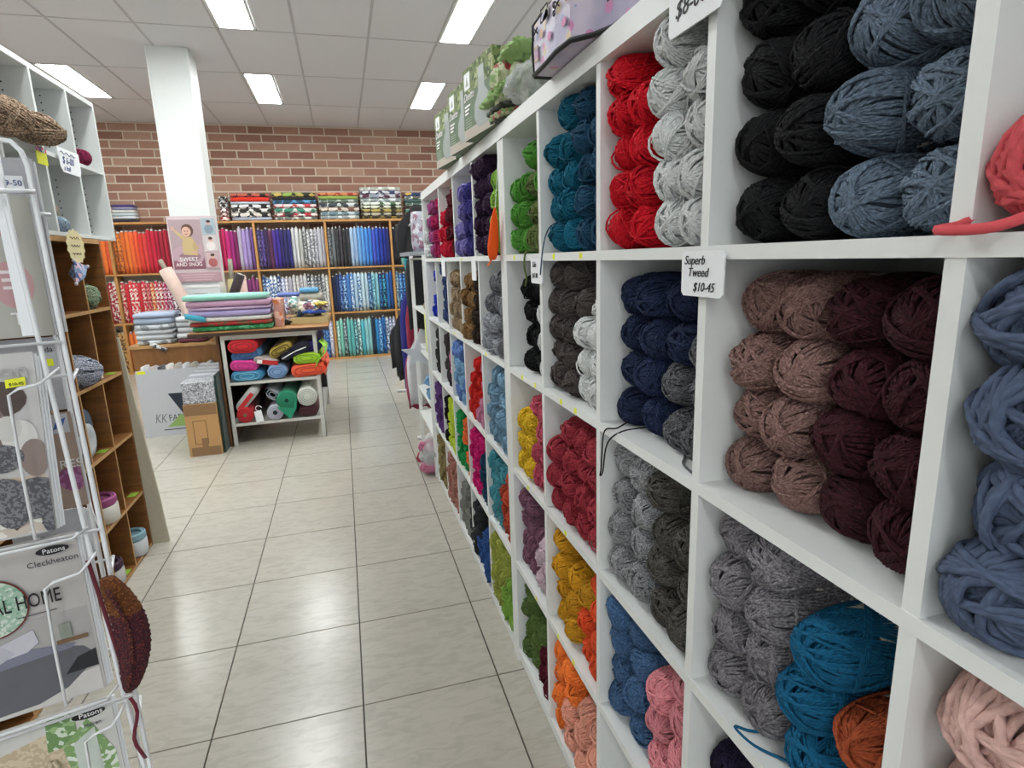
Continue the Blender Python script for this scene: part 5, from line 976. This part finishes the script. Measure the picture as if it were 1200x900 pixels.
# ---------------------------------------------------------------- on top of the yarn shelving
DW = plain('#b3a99c', .6)
def kitbox(y0, k, label):
    t_ = thing('kit_box', label, 'box', (.48, y0-.16, 1.946), 'green kit boxes on the yarn shelving'); xa = .475
    A = Vector((xa, y0, 0)); B = Vector((xa+.035, y0-.30, 0)); d = (B-A).normalized(); n = Vector((-d.y, d.x, 0)); n = n if n.x > 0 else -n   # n points into the shelf
    z0, z1 = 1.947, 2.18; P = lambda s, dd, z: tuple(A+d*s+n*dd+Vector((0, 0, z))); Lh = (B-A).length
    m = MB(); m.prism([P(0, 0, z0), P(Lh, 0, z0), P(Lh, .12, z0), P(0, .12, z0)], (0, 0, z1-z0)); obj('carton', m, plain('#5f7257', .6), t_)
    def pt(pts, mat, q, name='print'):
        m = MB(); m.prism([P(a, -.0004*q, z0+b) for a, b in pts], tuple(n*.0004)); return obj(name, m, mat, t_)
    gr = cloth('#72814c', '#4c5f38', 70, True, '#a3ab7c')
    pt([(0, .15), (Lh, .15), (Lh, .233), (0, .233)], gr, 1); m = MB(); m.prism([P(Lh+.0006, .0, z0+.15), P(Lh+.0006, .12, z0+.15), P(Lh+.0006, .12, z0+.232), P(Lh+.0006, 0, z0+.232)], tuple(-d*.0005)); obj('print', m, gr, t_)
    pt([(0, 0), (Lh, 0), (Lh, .035), (0, .035)], DW, 1); G = plain('#8f9692', .45)
    pt([(.16, .17), (.23, .17), (.225, .135), (.275, .10), (.285, .06), (.25, .022), (.15, .022), (.115, .06), (.125, .10), (.165, .135)], G, 2); pt([(.168, .205), (.222, .205), (.222, .17), (.168, .17)], plain('#9ba39f', .45), 3)
    pt([(.02, .165), (.08, .165), (.08, .218), (.02, .218)], PAPER, 2, 'sticker'); pt([(.035, .175), (.065, .175), (.05, .205)], plain('#a8b0a4', .6), 3)
    lettering('Duette', PW, t_, tuple(Vector(P(.012, -.0016, z0+.128))), tuple(d), (0, 0, 1), .038, shear=.35)
    for q in range(3): pt([(.018, .108-.012*q), (.075-.01*q, .108-.012*q), (.075-.01*q, .114-.012*q), (.018, .114-.012*q)], PW, 2)
    for q in range(4): pt([(.018, .068-.009*q), (.085, .068-.009*q), (.085, .070-.009*q), (.018, .070-.009*q)], plain('#a8b8a0', .6), 2)
    return t_
kitbox(2.235, 0, 'green kit box nearest the viewer on top of the yarn shelving'); kitbox(2.535, 1, 'green kit box in the middle of the three on the yarn shelving'); kitbox(2.90, 2, 'green kit box farthest of the three on the yarn shelving')
t = thing('green_fabric_bundle', 'green floral ruffled fabric bundle on top of the yarn shelving', 'fabric bundle', (.55, 1.95, 1.946))
FLc = cloth('#b3b894', '#7f9c5c', 55, True, '#9c3a34'); GRn = cloth('#8fae6a', None, 60)
def crump(c, r, f=45, a=.10, nu=64, nv=30, ph=0):
    m = MB(); m.ell(c, r, nu, nv); v = []
    for p in m.v:
        d = Vector(p)-Vector(c); k = 1+a*math.sin(d.z*f*1.6+math.sin(d.x*f)*1.5+ph)+a*.5*math.sin(d.y*f*2+d.z*f+ph)+a*.6*math.sin(d.y*f*4.3+math.sin(d.z*f*2+ph)*2)+a*.4*math.sin((d.x+d.z)*f*5.1+d.y*90)
        v.append(tuple(Vector(c)+d*k))
    m.v = v; return m
obj('floral_panel', crump((.56, 1.93, 2.05), (.055, .14, .085)), FLc, t, True)
obj('ruffle', crump((.545, 1.97, 2.015), (.05, .15, .022), 70, .16, ph=1), GRn, t, True); obj('ruffle', crump((.56, 1.80, 2.115), (.045, .09, .03), 70, .16, ph=2), GRn, t, True); obj('ruffle', crump((.55, 1.92, 2.04), (.055, .14, .018), 80, .16, ph=3), GRn, t, True)
obj('dark_hem', crump((.545, 1.93, 1.985), (.05, .135, .014), 60, .12, ph=4), cloth('#2a2e1e'), t, True); obj('floral_panel', crump((.545, 1.93, 1.968), (.048, .13, .018), 60, .1, ph=5), FLc, t, True); obj('dark_hem', crump((.545, 1.94, 1.954), (.045, .11, .008), 60, .1, ph=6), cloth('#2a2e1e'), t, True)
def film():
    m, tt, b, N = nt('clear_plastic'); b.inputs['Base Color'].default_value = (.9, .94, .94, 1); b.inputs['Roughness'].default_value = .12; b.inputs['Alpha'].default_value = .38; b.inputs['Specular IOR Level'].default_value = .8
    no = N('ShaderNodeTexNoise'); no.inputs['Scale'].default_value = 28; no.inputs['Distortion'].default_value = 1.5; bp = N('ShaderNodeBump'); bp.inputs['Strength'].default_value = .8; bp.inputs['Distance'].default_value = .01
    tt.links.new(no.outputs['Fac'], bp.inputs['Height']); tt.links.new(bp.outputs[0], b.inputs['Normal']); return m
FILM = film()
t = thing('plastic_bag', 'clear plastic bag of pale cloth beside the green fabric bundle', 'plastic bag', (.56, 1.68, 1.946))
obj('contents', crump((.575, 1.68, 1.99), (.045, .12, .035), 60, .12), cloth('#b9bcae', '#8c9c84', 60), t, True); obj('film', crump((.565, 1.68, 2.0), (.065, .15, .05), 38, .14, ph=2), FILM, t, True)
t = thing('sewing_bag', 'lilac printed sewing machine bag with black piping overhanging the shelving edge', 'bag', (.62, 1.35, 1.95))
def bagprint():
    m, tt, b, N = nt('bag_print'); L = tt.links.new; co = N('ShaderNodeTexCoord')
    no = N('ShaderNodeTexNoise'); no.inputs['Scale'].default_value = 9; L(co.outputs['Object'], no.inputs['Vector']); cr = N('ShaderNodeValToRGB'); L(no.outputs['Fac'], cr.inputs[0])
    cr.color_ramp.elements[0].position = .35; cr.color_ramp.elements[0].color = lin('#a39cb8'); cr.color_ramp.elements[1].position = .62; cr.color_ramp.elements[1].color = lin('#cbc0cc')
    vo = N('ShaderNodeTexVoronoi'); vo.inputs['Scale'].default_value = 34; L(co.outputs['Object'], vo.inputs['Vector']); c2 = N('ShaderNodeValToRGB'); c2.color_ramp.interpolation = 'CONSTANT'; sp = N('ShaderNodeSeparateColor'); L(vo.outputs['Color'], sp.inputs[0]); L(sp.outputs[0], c2.inputs[0])
    e = c2.color_ramp.elements; e[0].color = lin('#c884b0'); e[1].position = .12; e[1].color = lin('#c8b48c')
    for ps, hx in ((.22, '#8c9cc0'), (.30, '#3c3448')): q = e.new(ps); q.color = lin(hx)
    lt = N('ShaderNodeMath'); lt.operation = 'LESS_THAN'; lt.inputs[1].default_value = .34; L(sp.outputs[0], lt.inputs[0]); l2 = N('ShaderNodeMath'); l2.operation = 'LESS_THAN'; l2.inputs[1].default_value = .38; L(vo.outputs['Distance'], l2.inputs[0]); mu = N('ShaderNodeMath'); mu.operation = 'MULTIPLY'; L(lt.outputs[0], mu.inputs[0]); L(l2.outputs[0], mu.inputs[1])
    mx = N('ShaderNodeMix'); mx.data_type = 'RGBA'; L(mu.outputs[0], mx.inputs['Factor']); L(cr.outputs[0], mx.inputs['A']); L(c2.outputs[0], mx.inputs['B']); L(mx.outputs['Result'], b.inputs['Base Color']); b.inputs['Roughness'].default_value = .45; return m
BP = bagprint()
# body: swept along the shelf; the lower front edge bulges out over the aisle, the front leans back above
BY = [1.435, 1.35, 1.27, 1.20, 1.165, 1.12, 1.0, .85]; BX = [.481, .479, .475, .481, .515, .535, .545, .55]
def xf(y): return float(np.interp(y, BY[::-1], BX[::-1]))
def bsec(x, k=1): return [(x, 1.948), (x-.002, 2.0), (x, 2.055), (x+.035, 2.10), (x+.07, 2.125), (x+.13, 2.165), (x+.22, 2.17), (x+.26, 2.12), (x+.26, 1.948)]
rows_ = [[(a_, y, b_) for a_, b_ in bsec(x)] for x, y in zip(BX, BY)]; nb = len(rows_[0])
m = MB(); m.add([q for r in rows_ for q in r], [(j*nb+i, j*nb+(i+1) % nb, (j+1)*nb+(i+1) % nb, (j+1)*nb+i) for j in range(len(BY)-1) for i in range(nb)]+[tuple(range(nb))[::-1], tuple(range((len(BY)-1)*nb, len(BY)*nb))]); obj('body', m, BP, t)
m = MB(); m.prism([(a_+(.004 if i < 7 else -.004), 1.4355, b_) for i, (a_, b_) in enumerate(bsec(.481))], (0, .004, 0)); obj('end_panel', m, BLACK, t)
obj('piping', MB().tube([(a_, 1.436, b_) for a_, b_ in bsec(.481)], .0055, 6, True), BLACK, t, True)
obj('piping', MB().tube([(x-.001, y, 1.950) for x, y in zip(BX, BY)], .0055, 6), BLACK, t, True)
def motif(y, z, kind):
    x = xf(y)-.0045-(.002 if z < 2.05 else 0)+max(0, z-2.055)*1.0; s = .013
    if kind == 'scissors':
        m = MB(); m.tube([(x, y+s, z+s), (x, y-s, z-s*.4)], .0016, 4).tube([(x, y+s, z-s*.2), (x, y-s, z+s*.5)], .0016, 4)
        for q in (-1, 1): m.tube([(x, y+s*1.4+s*.4*math.cos(a), z+q*s*.6+s*.4*math.sin(a)) for a in [k*.7 for k in range(9)]], .0014, 4, True)
        obj('motif', m, BLACK, t)
    elif kind == 'spool':
        obj('motif', MB().box(x, x+.001, y-s*.8, y+s*.8, z-s, z+s), plain('#b88ab0', .5), t)
        for q in (-1, 1): obj('motif', MB().box(x-.0005, x+.001, y-s, y+s, z+q*s-.003, z+q*s+.003), plain('#b89a7c', .5), t)
    elif kind == 'machine':
        m = MB(); m.prism([(x, y+s*1.8, z-s), (x, y-s*1.8, z-s), (x, y-s*1.8, z-s*.6), (x, y-s*1.0, z-s*.6), (x, y-s*1.0, z+s*.4), (x, y+s*1.5, z+s*.5), (x, y+s*1.7, z+s), (x, y-s*1.7, z+s), (x, y-s*1.8, z-s*.8)][:9], (.001, 0, 0)); obj('motif', m, plain('#bdb6a4', .5), t)
        obj('motif', MB().tube([(x-.001, y+s*1.8, z-s), (x-.001, y-s*1.8, z-s), (x-.001, y-s*1.6, z+s), (x-.001, y+s*1.7, z+s), (x-.001, y+s*1.5, z+s*.3)], .0013, 4, True), BLACK, t)
    else:
        obj('motif', MB().prism([(x, y+s*.9*math.cos(a), z+s*.7*math.sin(a)) for a in [k*PI/5 for k in range(10)]], (.001, 0, 0)), plain({'pink': '#c46aa0', 'peach': '#c8977c', 'yellow': '#cdc08c'}[kind], .5), t)
for y, z, k in [(1.40, 2.03, 'scissors'), (1.40, 1.985, 'spool'), (1.36, 2.015, 'peach'), (1.33, 2.045, 'machine'), (1.30, 1.99, 'pink'), (1.25, 2.03, 'scissors'), (1.22, 1.99, 'pink'), (1.20, 2.04, 'spool'), (1.12, 2.0, 'scissors'), (1.07, 2.04, 'peach'), (1.03, 1.99, 'spool'), (.98, 2.03, 'machine'), (.93, 1.99, 'pink')]: motif(y, z, k)
single('smoke_detector', MB().lathe((1.55, 4.75, ZC-.035), [(.05, 0), (.075, .01), (.08, .034)], 20), WHITE, 'round white detector on the ceiling above the sewing bag', 'smoke detector', (1.55, 4.75, ZC-.035), smooth=True)

# ---------------------------------------------------------------- far end of the aisle: white rack and hanging garments
t = thing('white_side_rack', 'white metal rack at the far end of the yarn shelving', 'rack', (.66, 4.3, 0))
for x in (.53, .85):
    for y in (3.98, 4.75): obj('leg', MB().box(x-.013, x+.013, y-.013, y+.013, 0, 1.56), WHITE, t)
for z in (.30, .52, .86, 1.17, 1.545): obj('shelf', MB().box(.52, .86, 3.97, 4.76, z-.015, z), WHITE, t)
obj('end_panel', MB().box(.84, .845, 3.99, 4.74, .3, 1.545), plain('#c4c8ca', .5), t)
single('grey_tray', MB().box(.44, .80, 4.02, 4.70, 1.56, 1.585, .005), plain('#9a9ea4', .4), 'grey tray overhanging the top of the white side rack', 'tray', (.6, 4.35, 1.56))
single('printed_tote', MB().slab('z', 1.587, 1.86, .58, 4.28, .09, .06, 8), cloth('#a8a8b4', '#8c6878', 40, True, '#d0d0d4'), 'pale printed fabric bag on the white side rack', 'bag', (.56, 4.25, 1.58), smooth=True)
for k, (p, c, l) in enumerate([((.60, 4.12, .565), 'sky blue', 'pale blue yarn ball on the low shelf of the white side rack'), ((.60, 4.22, .565), 'ice blue', 'ice blue yarn ball behind the pale blue one'), ((.60, 4.30, .64), 'sky blue', 'top pale blue yarn ball on the white side rack'), ((.60, 4.10, 1.215), 'white', 'cream yarn ball on the upper shelf of the white side rack')]):
    big(p, 1.0, ym(c) if c != 'white' else yarn('#b8a894', .1), l, (0, 0, .2*k), LO[k % 4])
m = MB(); m.sheet([[(.518, 4.02+.05*u, 1.17-.09*v) for u in range(2)] for v in range(4)], .003); single('yellow_tag', m, plain('#d8e084', .6), 'pale yellow paper strip hanging on the white side rack', 'tag', (.52, 4.05, 1.0))
t = thing('pink_yarn_bag', 'clear bag of pink and white yarn on the floor at the shelving end', 'bag', (.48, 4.06, 0))
for p, c in (((.50, 4.03, .06), 'candy pink'), ((.50, 4.05, .14), 'snow white'), ((.49, 4.13, .10), 'rose pink'), ((.50, 4.05, .21), 'candy pink')):
    me = LO[0]; o = D.objects.new('yarn', me); COL.objects.link(o); o.parent = t; o.location = Vector(p)-t.location; o.material_slots[0].link = 'OBJECT'; o.material_slots[0].material = ym(c)
obj('film', crump((.50, 4.07, .15), (.075, .10, .145), 30, .06), FILM, t, True)
t = thing('garment_rail', 'white garment rail holding dark garments beyond the yarn shelving', 'clothes rail', (.66, 5.9, 0))
for y in (4.90, 6.85):
    obj('upright', MB().tube([(.75, y, .01), (.75, y, 1.9)], .014, 8), TUBE, t, True); obj('foot', MB().tube([(.50, y, .02), (1.0, y, .02)], .014, 8), TUBE, t, True)
obj('rail', MB().tube([(.75, 4.90, 1.9), (.75, 6.85, 1.9)], .014, 8), TUBE, t, True)
def garment(y, x0, x1, z0, z1, h, label, th=.06, name='hanging_garment', flare=.0, h2=None):
    g = []
    for v in range(9):
        q = v/8; z = z1+(z0-z1)*q; ww = (x1-x0)*(.35+.65*min(1, q*2.2+.1)); 
        g.append([(x1-ww+ww*u/9+.01*math.sin(u*1.9+v*.3), y+.022*math.sin(u*2.2+v*.5)*q, z+.012*math.sin(u*1.3)*(v == 8)) for u in range(10)])
    m = MB().sheet(g, th*.3); return single(name, m, cloth(h, h2, 30), label, 'garment', ((x0+x1)/2, y, z0), 'dark garments on the far rail', smooth=True)
garment(4.925, .49, .88, .96, 1.86, '#121217', 'short black garment at the near end of the rail')
garment(5.10, .60, .90, .30, 1.80, '#101014', 'long black garment second on the rail')
garment(5.25, .50, .90, .55, 1.5, '#8a1c3c', 'maroon scarf between the black garments')
garment(5.40, .46, .90, .36, 1.62, '#22247c', 'royal blue garment between the black ones')
garment(5.60, .43, .90, .40, 1.35, '#131318', 'black garment behind the blue one')
garment(5.85, .44, .90, .38, 1.30, '#16161a', 'long black garment in the middle of the rail')
garment(6.15, .45, .92, .34, 1.15, '#121216', 'black garment third from the far end')
garment(6.5, .43, .92, .36, 1.05, '#1a1a20', 'charcoal garment at the far end of the rail')
garment(6.7, .60, .95, 1.55, 2.12, '#141418', 'black jacket hanging high at the far end', .08)
garment(6.78, .68, .98, 1.30, 1.90, '#2c9cb0', 'turquoise garment behind the white side rack')
w1_ = garment(4.97, .46, .74, .30, 1.02, '#c8c8cc', 'white cloth strip hanging by the white side rack')
w2_ = garment(5.02, .45, .66, .26, .95, '#8c1c44', 'magenta ribbon strip hanging by the white side rack')
obj('hanger_string', MB().tube([(.72, 4.97, 1.0), (.75, 4.97, 1.895)], .003, 5), TUBE, w1_); obj('hanger_string', MB().tube([(.64, 5.02, .94), (.75, 5.02, 1.895)], .003, 5), TUBE, w2_)
m = MB(); st_ = []
for k in range(10):
    a = 2*PI*k/10+.3; r = .10 if k % 2 else .24; st_.append((.50+r*.55*math.cos(a), 4.42, .83+r*.5*math.sin(a)))
m.prism(st_, (0, .02, 0)); single('plastic_star', m, plain('#cdd2d8', .3), 'pale star-shaped plastic ornament beside the white side rack', 'ornament', (.5, 4.43, .83))
